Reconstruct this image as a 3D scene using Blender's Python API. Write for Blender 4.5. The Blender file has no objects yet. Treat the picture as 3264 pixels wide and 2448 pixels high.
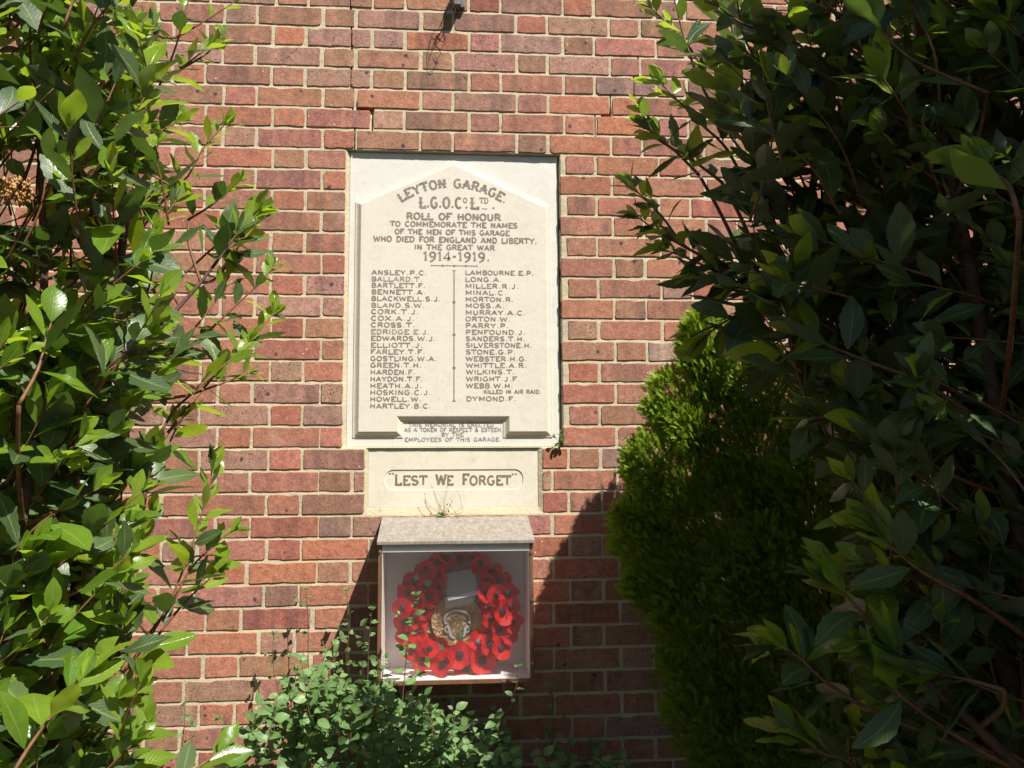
import bpy, math, random
import numpy as np
from mathutils import Vector, Matrix
random.seed(7); rng = np.random.default_rng(7)
S = bpy.context.scene
COL = S.collection
R = math.radians

# ------------------------------------------------------------------ camera, sky, sun, exposure
CAMZ = 1.62
CAM = Vector((0.6462, -2.9673, CAMZ))
F_PX, YAW, PITCH, ROLL = 2745.6, 0.0804, 0.1053, -0.0060
Z0 = CAMZ + 1.669            # height of bed joint number 0
fwd = Vector((math.sin(YAW)*math.cos(PITCH), math.cos(YAW)*math.cos(PITCH), math.sin(PITCH)))
rt0 = Vector((math.cos(YAW), -math.sin(YAW), 0)); up0 = rt0.cross(fwd)
RT = math.cos(ROLL)*rt0 + math.sin(ROLL)*up0
UP = -math.sin(ROLL)*rt0 + math.cos(ROLL)*up0
cd = bpy.data.cameras.new('camera'); cam = bpy.data.objects.new('camera', cd); COL.objects.link(cam)
cd.sensor_width = 36; cd.lens = F_PX/3264*36; cd.clip_start = 0.05; cd.clip_end = 300
M = Matrix((RT, UP, -fwd)).transposed().to_4x4(); M.translation = CAM
cam.matrix_world = M; S.camera = cam

SUN = Vector((0.80, -1.0, 1.78)).normalized()      # towards the sun
world = bpy.data.worlds.new('World'); S.world = world; world.use_nodes = True
wn = world.node_tree.nodes; wl = world.node_tree.links
sky = wn.new('ShaderNodeTexSky'); sky.sky_type = 'NISHITA'; sky.sun_disc = False
sky.sun_elevation = math.asin(SUN.z); sky.sun_rotation = math.atan2(SUN.x, SUN.y)
wl.new(sky.outputs[0], wn['Background'].inputs[0]); wn['Background'].inputs[1].default_value = 0.05
sd = bpy.data.lights.new('sun', 'SUN'); sun = bpy.data.objects.new('sun', sd); COL.objects.link(sun)
sd.energy = 5.0; sd.angle = R(0.53); sd.color = (1.0, 0.95, 0.87)
sun.rotation_euler = (-SUN).to_track_quat('-Z', 'Y').to_euler(); sun.location = (2, -4, 6)
S.view_settings.view_transform = 'Standard'; S.view_settings.look = 'None'
S.view_settings.gamma = 1; S.view_settings.use_curve_mapping = False
S.view_settings.exposure = 0.66
S.cycles.max_bounces = 8; S.cycles.transparent_max_bounces = 16

def P(px, py, y=0.0):
    """place in the world at distance -y before the wall"""
    d = fwd*F_PX + RT*(px-1632) - UP*(py-1224)
    return CAM + d*((y-CAM.y)/d.y)
def proj(p):
    v = Vector(p)-CAM; z = v.dot(fwd)
    return 1632+F_PX*v.dot(RT)/z, 1224-F_PX*v.dot(UP)/z, z

# ------------------------------------------------------------------ helpers
def link(name, me, mat=None, parent=None, loc=None):
    o = bpy.data.objects.new(name, me); COL.objects.link(o)
    if mat is not None and me is not None and not me.materials: me.materials.append(mat)
    if parent is not None: o.parent = parent
    if loc is not None: o.location = loc
    return o
def thing(name, label, cat, group=None, loc=(0, 0, 0)):
    o = link(name, None, loc=loc); o.empty_display_size = 0.05
    o['label'] = label; o['category'] = cat
    if group: o['group'] = group
    return o
class MB:
    """collects vertices and faces of one mesh"""
    def __init__(s): s.v = []; s.f = []
    def add(s, vs, fs):
        n = len(s.v); s.v += [tuple(v) for v in vs]; s.f += [tuple(i+n for i in f) for f in fs]
    def box(s, x0, x1, y0, y1, z0, z1):
        s.add([(x, y, z) for x in (x0, x1) for y in (y0, y1) for z in (z0, z1)],
              [(0, 1, 3, 2), (4, 6, 7, 5), (0, 4, 5, 1), (2, 3, 7, 6), (0, 2, 6, 4), (1, 5, 7, 3)])
    def hexa(s, a, b):
        """solid between two quads a and b (four corners each, same order)"""
        s.add(list(a)+list(b), [(3, 2, 1, 0), (4, 5, 6, 7), (0, 1, 5, 4), (1, 2, 6, 5), (2, 3, 7, 6), (3, 0, 4, 7)])
    def tube(s, pts, r0, r1=None, n=5):
        r1 = r0 if r1 is None else r1
        pts = [Vector(p) for p in pts]; m = len(pts); vs = []; fs = []
        for i, p in enumerate(pts):
            t = (pts[min(i+1, m-1)]-pts[max(i-1, 0)])
            t = t.normalized() if t.length > 1e-9 else Vector((0, 0, 1))
            a = t.cross(Vector((0.31, 0.9, 0.2))).normalized(); b = t.cross(a)
            r = r0+(r1-r0)*i/max(1, m-1)
            for k in range(n):
                q = 2*math.pi*k/n
                vs.append(p+(a*math.cos(q)+b*math.sin(q))*r)
        for i in range(m-1):
            for k in range(n):
                fs.append((i*n+k, i*n+(k+1) % n, (i+1)*n+(k+1) % n, (i+1)*n+k))
        fs.append(tuple(range(n-1, -1, -1))); fs.append(tuple((m-1)*n+k for k in range(n)))
        s.add(vs, fs)
    def build(s, name, mat, parent=None, smooth=False, bevel=0):
        me = bpy.data.meshes.new(name); me.from_pydata(s.v, [], s.f)
        if smooth: me.shade_smooth()
        me.materials.append(mat)
        o = link(name, me, parent=parent)
        if bevel:
            m = o.modifiers.new('edge', 'BEVEL'); m.width = bevel; m.segments = 2; m.limit_method = 'ANGLE'; m.angle_limit = R(40)
        return o
def smooth_line(pts, k=4):
    pts = [Vector(p) for p in pts]
    if len(pts) < 3: return pts
    out = []
    for i in range(len(pts)-1):
        p0, p1, p2, p3 = pts[max(i-1, 0)], pts[i], pts[i+1], pts[min(i+2, len(pts)-1)]
        for j in range(k):
            t = j/k
            out.append(0.5*((2*p1)+(p2-p0)*t+(2*p0-5*p1+4*p2-p3)*t*t+(3*p1-p0-3*p2+p3)*t**3))
    return out+[pts[-1]]
def inside(poly, x, y):
    c = False; j = len(poly)-1
    for i in range(len(poly)):
        xi, yi = poly[i]; xj, yj = poly[j]
        if (yi > y) != (yj > y) and x < (xj-xi)*(y-yi)/(yj-yi)+xi: c = not c
        j = i
    return c

# ------------------------------------------------------------------ materials
class NT:
    def __init__(s, name):
        s.m = bpy.data.materials.new(name); s.m.use_nodes = True
        s.t = s.m.node_tree; s.n = s.t.nodes; s.b = s.n['Principled BSDF']; s.out = s.n['Material Output']
    def N(s, t, **kw):
        n = s.n.new('ShaderNode'+t)
        for k, v in kw.items():
            if k.startswith('i_'):
                k = k[2:]; n.inputs[int(k) if k.isdigit() else k.replace('_', ' ')].default_value = v
            else: setattr(n, k, v)
        return n
    def L(s, a, b): s.t.links.new(a, b)
    def pos(s, scale=(1, 1, 1)):
        g = s.N('NewGeometry'); m = s.N('Mapping'); m.inputs['Scale'].default_value = scale
        s.L(g.outputs['Position'], m.inputs['Vector']); return m.outputs[0]
    def noise(s, vec, scale, detail=4, rough=0.55):
        n = s.N('TexNoise'); n.inputs['Scale'].default_value = scale; n.inputs['Detail'].default_value = detail
        n.inputs['Roughness'].default_value = rough
        if vec is not None: s.L(vec, n.inputs['Vector'])
        return n.outputs[0]
    def vor(s, vec, scale, out='Distance'):
        n = s.N('TexVoronoi'); n.inputs['Scale'].default_value = scale
        if vec is not None: s.L(vec, n.inputs['Vector'])
        return n.outputs[out]
    def rng(s, v, a, b, c=0.0, d=1.0):
        n = s.N('MapRange'); n.inputs[1].default_value = a; n.inputs[2].default_value = b
        n.inputs[3].default_value = c; n.inputs[4].default_value = d; s.L(v, n.inputs[0]); return n.outputs[0]
    def math(s, op, a, b=None):
        n = s.N('Math', operation=op)
        for i, v in enumerate((a, b)):
            if v is None: continue
            if isinstance(v, (int, float)): n.inputs[i].default_value = v
            else: s.L(v, n.inputs[i])
        return n.outputs[0]
    def mix(s, fac, a, b, mode='MIX'):
        n = s.N('Mix', data_type='RGBA', blend_type=mode)
        for i, v in ((0, fac), (6, a), (7, b)):
            if isinstance(v, (int, float)): n.inputs[i].default_value = v
            elif isinstance(v, tuple): n.inputs[i].default_value = v if len(v) == 4 else v+(1,)
            else: s.L(v, n.inputs[i])
        return n.outputs[2]
    def bump(s, h, strength, dist, nrm=None):
        n = s.N('Bump'); n.inputs['Strength'].default_value = strength; n.inputs['Distance'].default_value = dist
        s.L(h, n.inputs['Height'])
        if nrm is not None: s.L(nrm, n.inputs['Normal'])
        return n.outputs[0]
    def fin(s, col=None, rough=None, nrm=None, spec=None):
        for k, v in (('Base Color', col), ('Roughness', rough), ('Normal', nrm), ('Specular IOR Level', spec)):
            if v is None: continue
            if isinstance(v, (int, float)): s.b.inputs[k].default_value = v
            elif isinstance(v, tuple): s.b.inputs[k].default_value = v+(1,)
            else: s.L(v, s.b.inputs[k])
        return s.m

def mat_brick():
    t = NT('brick clay')
    a = t.N('Attribute', attribute_name='tint'); b = t.N('Attribute', attribute_name='var')
    sep = t.N('SeparateColor'); t.L(b.outputs['Color'], sep.inputs[0])
    v1, v2, v3 = sep.outputs
    p = t.pos()
    col = a.outputs['Color']
    off = t.N('VectorMath', operation='MULTIPLY_ADD'); t.L(b.outputs['Color'], off.inputs[0]); off.inputs[1].default_value = (37, 11, 23); t.L(p, off.inputs[2])
    q = off.outputs[0]
    # broad bands of kiln colour across the brick
    mp = t.N('Mapping'); mp.inputs['Scale'].default_value = (22, 1, 3); t.L(q, mp.inputs['Vector'])
    band = t.rng(t.noise(mp.outputs[0], 1.0, 1.5), 0.36, 0.62)
    col = t.mix(t.math('MULTIPLY', band, t.math('MULTIPLY', v1, 1.0)), col, t.mix(1.0, col, (0.62, 0.66, 0.74), 'MULTIPLY'))
    # cloud of grey/purple flashing
    cl = t.rng(t.noise(q, 16, 5, 0.65), 0.55, 0.72)
    col = t.mix(t.math('MULTIPLY', cl, t.math('MULTIPLY', v2, 0.7)), col, (0.15, 0.10, 0.10))
    fine = t.noise(q, 130, 6, 0.7)
    col = t.mix(0.75, col, t.mix(t.rng(fine, 0.3, 0.7), (0.60, 0.57, 0.55), (1.30, 1.28, 1.25)), 'MULTIPLY')
    mott = t.noise(q, 42, 5, 0.7)
    col = t.mix(0.8, col, t.mix(t.rng(mott, 0.32, 0.68), (0.70, 0.66, 0.66), (1.22, 1.24, 1.25)), 'MULTIPLY')
    soot = t.rng(t.noise(p, 2.3, 6, 0.65), 0.55, 0.78, 0, 0.30)
    col = t.mix(soot, col, (0.10, 0.075, 0.065))
    # pits and burnt specks
    sp = t.vor(q, 105); msk = t.rng(t.noise(q, 22, 3), 0.42, 0.62)
    s1 = t.math('MULTIPLY', t.rng(sp, 0.33, 0.22), t.math('MULTIPLY', msk, t.rng(v3, 0.0, 1.0, 0.25, 1.0)))
    col = t.mix(s1, col, (0.045, 0.03, 0.03))
    b2 = t.N('TexVoronoi'); b2.inputs['Scale'].default_value = 17; b2.inputs['Randomness'].default_value = 1; t.L(q, b2.inputs['Vector'])
    wob = t.math('ADD', b2.outputs['Distance'], t.rng(t.noise(q, 90, 3), 0.2, 0.8, -0.05, 0.05))
    cc = t.N('SeparateColor'); t.L(b2.outputs['Color'], cc.inputs[0])
    s2 = t.math('MULTIPLY', t.rng(wob, 0.15, 0.09), t.rng(cc.outputs[0], 0.62, 0.64))
    col = t.mix(t.math('MULTIPLY', s2, 0.9), col, (0.050, 0.045, 0.060))
    # lime specks and bloom
    w = t.N('TexVoronoi'); w.inputs['Scale'].default_value = 60; t.L(q, w.inputs['Vector'])
    wc = t.N('SeparateColor'); t.L(w.outputs['Color'], wc.inputs[0])
    s3 = t.math('MULTIPLY', t.rng(w.outputs['Distance'], 0.16, 0.10), t.rng(wc.outputs[1], 0.975, 0.98))
    col = t.mix(s3, col, (0.75, 0.70, 0.62))
    bl = t.rng(t.noise(p, 5, 6, 0.7), 0.60, 0.78)
    col = t.mix(t.math('MULTIPLY', bl, 0.42), col, (0.50, 0.42, 0.36))
    n1 = t.bump(fine, 0.65, 0.0022)
    n2 = t.bump(t.math('MAXIMUM', s1, t.math('MULTIPLY', s2, 0.5)), -0.8, 0.003, n1)
    mid = t.noise(q, 34, 4, 0.6)
    n3 = t.bump(mid, 0.45, 0.004, n2)
    return t.fin(col, 0.88, n3, 0.25)
def mat_mortar():
    t = NT('lime mortar'); p = t.pos()
    g = t.noise(p, 260, 5, 0.75); big = t.noise(p, 7, 5, 0.6)
    col = t.mix(t.rng(big, 0.35, 0.68), (0.63, 0.54, 0.37), (0.52, 0.45, 0.32))
    col = t.mix(0.6, col, t.mix(t.rng(g, 0.3, 0.7), (0.72, 0.71, 0.7), (1.2, 1.2, 1.18)), 'MULTIPLY')
    col = t.mix(t.rng(t.noise(p, 45, 5, 0.7), 0.60, 0.72, 0, 0.5), col, (0.20, 0.17, 0.13))
    n = t.bump(g, 0.9, 0.0022); n = t.bump(t.noise(p, 60, 4), 0.7, 0.004, n)
    return t.fin(col, 0.95, n, 0.15)
def mat_stone(name, base, vein, stain):
    t = NT(name); p = t.pos()
    col = t.mix(t.rng(t.noise(p, 6, 6, 0.6), 0.35, 0.7), base, vein)
    w = t.noise(p, 3.2, 8, 0.72)
    v = t.rng(t.math('ABSOLUTE', t.math('SUBTRACT', w, 0.5)), 0.0, 0.02, 1, 0)
    col = t.mix(t.math('MULTIPLY', v, 0.16), col, stain)
    f = t.noise(p, 320, 4, 0.8)
    col = t.mix(t.rng(f, 0.66, 0.78, 0, 0.35), col, stain)
    dirt = t.rng(t.noise(p, 11, 8, 0.75), 0.60, 0.74)
    col = t.mix(t.math('MULTIPLY', dirt, 0.35), col, stain)
    n = t.bump(t.noise(p, 240, 5, 0.7), 0.35, 0.0010); n = t.bump(t.noise(p, 30, 4), 0.25, 0.003, n)
    return t.fin(col, 0.62, n, 0.3)
def mat_plain(name, col, rough=0.6, var=0.25, scale=40, bump=0.3, metallic=0.0, spec=0.4, bd=0.002):
    t = NT(name); p = t.pos(); f = t.noise(p, scale, 5, 0.65)
    dark = tuple(c*(1-var) for c in col); lite = tuple(min(1, c*(1+var)) for c in col)
    t.b.inputs['Metallic'].default_value = metallic
    return t.fin(t.mix(t.rng(f, 0.3, 0.7), dark, lite), rough, t.bump(t.noise(p, scale*4, 4), bump, bd), spec)
def mat_wood(name, a, b, axis=(3, 3, 60), rough=0.75, bd=0.002, thr=(0.35, 0.65)):
    t = NT(name); p = t.pos(axis); g = t.noise(p, 1.0, 6, 0.75); f = t.noise(t.pos(), 30, 5)
    col = t.mix(t.rng(g, thr[0], thr[1]), a, b)
    col = t.mix(t.rng(f, 0.5, 0.75, 0, 0.45), col, tuple(c*0.45 for c in a))
    return t.fin(col, rough, t.bump(g, 0.6, bd), 0.3)
def mat_leaf(name, lo, hi, back, trans, rough, tfac=0.35, red=0.0, vein=0.5, spec=0.5):
    t = NT(name)
    at = t.N('Attribute', attribute_name='rnd'); oi = t.N('ObjectInfo')
    r = t.math('FRACT', t.math('ADD', at.outputs['Fac'], oi.outputs['Random']))
    uv = t.N('UVMap'); s = t.N('SeparateXYZ'); t.L(uv.outputs[0], s.inputs[0]); u, v = s.outputs[0], s.outputs[1]
    au = t.math('ABSOLUTE', t.math('SUBTRACT', u, 0.5))
    rib = t.rng(au, 0.02, 0.055, 1, 0)
    side = t.math('SINE', t.math('MULTIPLY', t.math('SUBTRACT', v, t.math('MULTIPLY', au, 0.55)), 62.0))
    side = t.rng(side, 0.75, 1.0)
    p = t.pos(); n = t.noise(p, 38, 4, 0.6)
    col = t.mix(r, lo, hi)
    col = t.mix(0.5, col, t.mix(t.rng(n, 0.3, 0.7), (0.72, 0.75, 0.7), (1.2, 1.18, 1.15)), 'MULTIPLY')
    pale = t.mix(0.5, col, (0.35, 0.42, 0.12))
    col = t.mix(t.math('MULTIPLY', rib, 0.7), col, pale)
    col = t.mix(t.math('MULTIPLY', side, vein*0.25), col, pale)
    if red:   # browned spots and edges on a few
        sp = t.math('MULTIPLY', t.rng(t.noise(p, 60, 4, 0.7), 0.60, 0.70), t.rng(r, 0.80, 0.84))
        col = t.mix(t.math('MULTIPLY', sp, red), col, (0.22, 0.07, 0.03))
    g = t.N('NewGeometry')
    col = t.mix(g.outputs['Backfacing'], col, t.mix(0.6, col, back))
    h = t.math('ADD', t.math('MULTIPLY', side, -0.5), t.math('MULTIPLY', rib, -1.0))
    nb = t.bump(h, 0.5, 0.0012); nb = t.bump(n, 0.35, 0.003, nb)
    t.fin(col, rough, nb, spec)
    tr = t.N('BsdfTranslucent'); t.L(t.mix(1.0, t.mix(r, trans, tuple(c*0.75 for c in trans)), t.mix(t.rng(n, 0.3, 0.7), (0.8, 0.8, 0.8), (1.1, 1.1, 1.1)), 'MULTIPLY'), tr.inputs[0])
    ms = t.N('MixShader'); ms.inputs[0].default_value = tfac
    t.L(t.b.outputs[0], ms.inputs[1]); t.L(tr.outputs[0], ms.inputs[2]); t.L(ms.outputs[0], t.out.inputs[0])
    return t.m

M_BRICK = mat_brick(); M_MORTAR = mat_mortar()
M_MARBLE = mat_stone('white marble', (0.74, 0.72, 0.66), (0.68, 0.65, 0.58), (0.42, 0.41, 0.38))
M_FIELD = mat_stone('aged marble', (0.745, 0.68, 0.575), (0.70, 0.645, 0.55), (0.42, 0.38, 0.31))
M_EDGE = mat_stone('marble moulding', (0.70, 0.635, 0.53), (0.64, 0.58, 0.48), (0.34, 0.30, 0.24))
M_LIME = mat_stone('pale limestone', (0.745, 0.69, 0.565), (0.67, 0.615, 0.50), (0.38, 0.34, 0.27))
M_LEAD = mat_plain('lead letter fill', (0.235, 0.205, 0.165), 0.7, 0.45, 60, 0.5)
M_LEAD2 = mat_plain('worn letter fill', (0.29, 0.255, 0.205), 0.75, 0.5, 55, 0.5)
M_PAINTL = mat_plain('dark letter paint', (0.20, 0.165, 0.125), 0.7, 0.4, 60, 0.4)
M_SOIL = mat_plain('soil', (0.055, 0.042, 0.03), 0.95, 0.5, 12, 1.0, bd=0.02)
M_LID = mat_wood('weathered plywood', (0.34, 0.305, 0.26), (0.225, 0.195, 0.165), (90, 40, 12), 0.85, thr=(0.40, 0.62))
M_PLYEDGE = mat_wood('plywood edge', (0.30, 0.13, 0.055), (0.16, 0.065, 0.03), (90, 20, 8), 0.7)
M_INNER = mat_plain('stained white board', (0.88, 0.86, 0.83), 0.8, 0.07, 9, 0.2)
M_CHROME = mat_plain('screw metal', (0.55, 0.55, 0.55), 0.35, 0.1, 50, 0.1, metallic=0.9)
M_BARK = mat_plain('brown bark', (0.085, 0.045, 0.03), 0.75, 0.5, 90, 0.8)
M_TWIG = mat_plain('red brown twig', (0.17, 0.075, 0.035), 0.6, 0.45, 70, 0.4)
M_OLD = mat_leaf('old leaf', (0.036, 0.072, 0.026), (0.095, 0.145, 0.050), (0.19, 0.22, 0.14), (0.16, 0.30, 0.03), 0.40, 0.22, 0.5)
M_YOUNG = mat_leaf('young leaf', (0.095, 0.205, 0.022), (0.235, 0.350, 0.030), (0.26, 0.34, 0.12), (0.55, 0.75, 0.04), 0.26, 0.42, 0.8)
M_WEED = mat_leaf('weed leaf', (0.075, 0.165, 0.050), (0.190, 0.320, 0.105), (0.20, 0.28, 0.15), (0.22, 0.42, 0.07), 0.42, 0.25, 0.0)
M_WEEDSTEM = mat_plain('weed stem', (0.16, 0.065, 0.045), 0.6, 0.4, 90, 0.3)

# ------------------------------------------------------------------ ground
g = MB(); n = 60
xs = np.linspace(-30, 32, n); ys = np.linspace(-40, -0.0, n)
gv = [(x, y, 0.0+0.02*math.sin(3.1*x+1.7*y)*math.cos(2.3*y)) for y in ys for x in xs]
g.add(gv, [(j*n+i, j*n+i+1, (j+1)*n+i+1, (j+1)*n+i) for j in range(n-1) for i in range(n-1)])
o = g.build('ground', M_SOIL, smooth=True); o['kind'] = 'structure'

# ------------------------------------------------------------------ brick wall
PER, CO = 0.34263, 0.075
HS, HH = 0.2180, 0.1025        # stretcher, header lengths
J1 = (PER-HS-HH)/2
zj = lambda k: Z0-CO*k
H1 = (P(1097, 900).x, P(1789.5, 900).x, zj(21), zj(7))            # opening of the upper tablet
H2 = (P(1161, 1530).x, P(1731, 1530).x, zj(24), zj(21))
T1 = (P(1108, 960).x, P(1783, 960).x, zj(21)+0.004, zj(7)-0.004)  # upper slab
T2 = (P(1174, 1520).x, P(1715.5, 1520).x, P(1440, 1617).z, zj(21)-0.004)
REC1, REC2 = 0.016, 0.010
ROWOFF = {0: -8, 2: -10, 4: -3, 12: 4, 14: 8, 16: 6, 18: 8, 20: 10, 22: 7, 24: 11, 26: 6, 28: -8, 30: -13, 32: -22, 34: -24, 36: -20}
CRACK = {-1: [1118], 0: [1120], 1: [1121], 2: [1123, 2033], 3: [1119, 2019], 4: [1125, 1945], 5: [1187, 1896], 6: [1131]}
crack_x = {k: [P(px, 15+66*k).x for px in v] for k, v in CRACK.items()}
CLS = {'O': (0.52, 0.190, 0.105), 'R': (0.42, 0.140, 0.090), 'P': (0.42, 0.180, 0.145), 'M': (0.40, 0.235, 0.180), 'B': (0.37, 0.190, 0.120),
       'G': (0.29, 0.185, 0.150), 'K': (0.29, 0.165, 0.115), 'W': (0.50, 0.36, 0.32), 'S': (0.41, 0.182, 0.120), 'T': (0.43, 0.165, 0.105)}
MARK = [(924,115,'O'),(767,45,'M'),(920,45,'B'),(1083,50,'B'),(1241,59,'M'),(1395,63,'K'),(771,108,'B'),(1079,118,'M'),(1241,127,'G'),(1395,131,'R'),
 (636,176,'M'),(758,172,'B'),(916,181,'M'),(1074,181,'B'),(1232,185,'B'),(1386,194,'B'),(1088,244,'M'),(1250,253,'B'),(1400,262,'K'),(1232,316,'T'),(929,438,'P'),
 (1083,443,'T'),(1241,452,'B'),(1543,18,'R'),(1693,23,'K'),(1842,23,'R'),(2000,25,'B'),(1548,72,'K'),(1697,81,'R'),(1842,81,'M'),(1553,136,'P'),(1702,140,'M'),
 (1860,145,'B'),(1539,194,'M'),(1693,203,'K'),(1842,208,'M'),(1991,212,'P'),(1403,258,'K'),(1557,267,'S'),(1986,271,'G'),(1842,335,'O'),(1700,335,'S'),(1941,402,'O'),
 (1032,908,'M'),(918,979,'M'),(1059,979,'M'),(733,1321,'M'),(907,1256,'M'),(1026,1321,'M'),(1053,1391,'P'),(1064,1462,'K'),(608,1391,'M'),(1140,1527,'G'),
 (1059,1603,'K'),(907,1674,'R'),(1075,1674,'G'),(787,1753,'P'),(899,1825,'O'),(751,1820,'O'),(1032,1748,'O'),(1058,1820,'B'),(761,1891,'P'),(894,1896,'K'),(1058,1896,'T'),
 (869,2193,'P'),(751,2198,'G'),(828,2264,'T'),(2137,1127,'W'),(2007,1458,'G'),(1716,1666,'P'),(1782,1809,'O'),(1726,1886,'O'),(1849,1738,'M'),(1360,453,'K'),
 (1550,316,'K'),(1380,316,'S'),(1390,378,'K'),(1860,452,'T')]
marks = [(P(x, y).x, P(x, y).z, c) for x, y, c in MARK]

def outline(x0, x1, z0, z1, fine):
    w, h = x1-x0, z1-z0; pts = []
    nx, nz = (max(3, int(w/0.022)), 3) if fine else (2, 1)
    rc = [random.uniform(0.0012, 0.004) if random.random() < 0.88 else random.uniform(0.006, 0.013) for _ in range(4)]
    rc = [min(r, w*0.3) for r in rc]
    j = lambda s=0.0008: random.gauss(0, s)
    tilt = random.gauss(0, 0.0009)
    chip = random.random() < 0.18
    cx = random.uniform(0.1, 0.9)
    for i in range(nx+1):                                   # bottom, left to right
        t = i/nx; x = x0+rc[0]+(w-rc[0]-rc[1])*t
        pts.append((x, z0+j()+tilt*(t-0.5)))
    if fine: pts.append((x1-rc[1]*0.3, z0+rc[1]*0.3))
    for i in range(nz+1):
        t = i/nz; pts.append((x1+j(), z0+rc[1]+(h-rc[1]-rc[2])*t))
    if fine: pts.append((x1-rc[2]*0.3, z1-rc[2]*0.3))
    for i in range(nx+1):
        t = i/nx; x = x1-rc[2]-(w-rc[2]-rc[3])*t
        d = -random.uniform(0.002, 0.005) if (chip and abs(1-t-cx) < 0.12) else 0
        pts.append((x, z1+j()+tilt*(0.5-t)+d))
    if fine: pts.append((x0+rc[3]*0.3, z1-rc[3]*0.3))
    for i in range(nz+1):
        t = i/nz; pts.append((x0+j(), z1-rc[3]-(h-rc[3]-rc[0])*t))
    if fine: pts.append((x0+rc[0]*0.3, z0+rc[0]*0.3))
    return pts
def brick_geo(x0, x1, z0, z1, fine):
    ol = outline(x0, x1, z0, z1, fine); n = len(ol)
    cx, cz = (x0+x1)/2, (z0+z1)/2
    yf = -0.0022+random.gauss(0, 0.0004); tx = random.gauss(0, 0.003); tz = random.gauss(0, 0.007)
    b = 0.0011
    def yy(x, z): return yf+(x-cx)*tx+(z-cz)*tz
    vs = []
    for x, z in ol:
        dx, dz = cx-x, cz-z; sx = max(0, 1-b/max(abs(dx), 1e-4)); sz = max(0, 1-b/max(abs(dz), 1e-4))
        X = cx-dx*sx; Z = cz-dz*sz; vs.append((X, yy(X, Z)+random.gauss(0, 0.00015), Z))
    vs += [(x, yy(x, z)+0.0013, z) for x, z in ol]
    vs += [(x, 0.035, z) for x, z in ol]
    fs = [tuple(range(n))]
    for k in (0, 1):
        for i in range(n): a, c = i, (i+1) % n; fs.append((k*n+c, k*n+a, (k+1)*n+a, (k+1)*n+c))
    return vs, fs
def attrs(me, tint, var):
    a = me.attributes.new('tint', 'FLOAT_COLOR', 'POINT'); a.data.foreach_set('color', np.asarray(tint, dtype=np.float32).ravel())
    a = me.attributes.new('var', 'FLOAT_COLOR', 'POINT'); a.data.foreach_set('color', np.asarray(var, dtype=np.float32).ravel())

wall = thing('brick_wall', 'red brown brick wall in Flemish bond with pale mortar, carrying the memorial', 'wall')
bricks = []
for k in range(-20, 43):
    z1 = zj(k)-0.0052; z0 = zj(k+1)+0.0052
    u = -7
    off = 0.0
    segs = []
    while u < 13:
        xs0 = (u+(0 if k % 2 == 0 else 0.5))*PER
        segs.append((xs0, xs0+HS)); segs.append((xs0+HS+J1, xs0+HS+J1+HH)); u += 1
    ro = ROWOFF.get(k, ROWOFF.get(k-1, 0))*0.00105
    for (a, b) in segs:
        if b < -2.3 or a > 4.4: continue
        f = max(0.0, min(1.0, (0.45-a)/0.45)) if a > -0.2 else 1.0
        a += ro*f; b += ro*f
        a += random.gauss(0, 0.0011); b += random.gauss(0, 0.0011)
        pieces = [(a, b)]
        for (hx0, hx1, hz0, hz1) in (H1, H2):
            if (z0+z1)/2 < hz1 and (z0+z1)/2 > hz0:
                q = []
                for (c, d) in pieces:
                    if d <= hx0 or c >= hx1: q.append((c, d)); continue
                    if c < hx0-0.02: q.append((c, hx0))
                    if d > hx1+0.02: q.append((hx1, d))
                pieces = q
        for xc in crack_x.get(k, []):
            q = []
            for (c, d) in pieces:
                if c+0.02 < xc < d-0.02: q += [(c, xc-0.0018), (xc+0.0018, d)]
                else: q.append((c, d))
            pieces = q
        for (c, d) in pieces:
            if d-c > 0.012: bricks.append([c, d, z0, z1, k, (k, round(a, 3)), (a+b)/2])
def brick_colour(c, d, z0, z1):
    for mx, mz, cl in marks:
        if c-0.004 < mx < d+0.004 and z0-0.004 < mz < z1+0.004:
            base = CLS[cl]; break
    else:
        zt = (z0+z1)/2
        w = 'SSSSSTTTTRBBM' if zt < 2.75 else 'SSTTBBMSKPSB'
        cl = random.choice(w); base = CLS[cl]
    mean = (0.385, 0.200, 0.140); kq = 0.36
    base = [b_+(m_-b_)*kq for b_, m_ in zip(base, mean)]
    s = random.uniform(0.98, 1.20)
    t = [base[0]*s*random.uniform(0.96, 1.04), base[1]*s*random.uniform(0.95, 1.05), base[2]*s*random.uniform(0.92, 1.08), 1]
    sp = {'M': 0.95, 'P': 0.6, 'G': 0.7, 'K': 0.6, 'W': 0.3}.get(cl, 0.25)*random.uniform(0.7, 1.05)
    v = [random.random() if cl not in 'OT' else random.random()*0.3, random.random()**2 if cl not in 'OW' else 0.1, sp, 1]
    return t, v
def seen_score(b):
    x, y, _ = proj(((b[0]+b[1])/2, 0, (b[2]+b[3])/2))
    if not (0 < x < 3264 and -20 < y < 2460): return -1
    w = (b[1]-b[0])/0.2
    cov = 0.0
    if x < 640: cov = (640-x)/400
    if x > 2080 and y < 1000: cov = (x-2080)/400
    if y > 1000 and x > 1960: cov = (x-1960)/250
    if y > 2150: cov = max(cov, (y-2150)/150)
    if 1190 < x < 1710 and y > 1660: cov = 3
    return w*0.15+1-cov
order = sorted(range(len(bricks)), key=lambda i: -seen_score(bricks[i]))
single = set(order[:300])
SV, SF, ST, SVV = [], [], [], []
tints = {}
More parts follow.
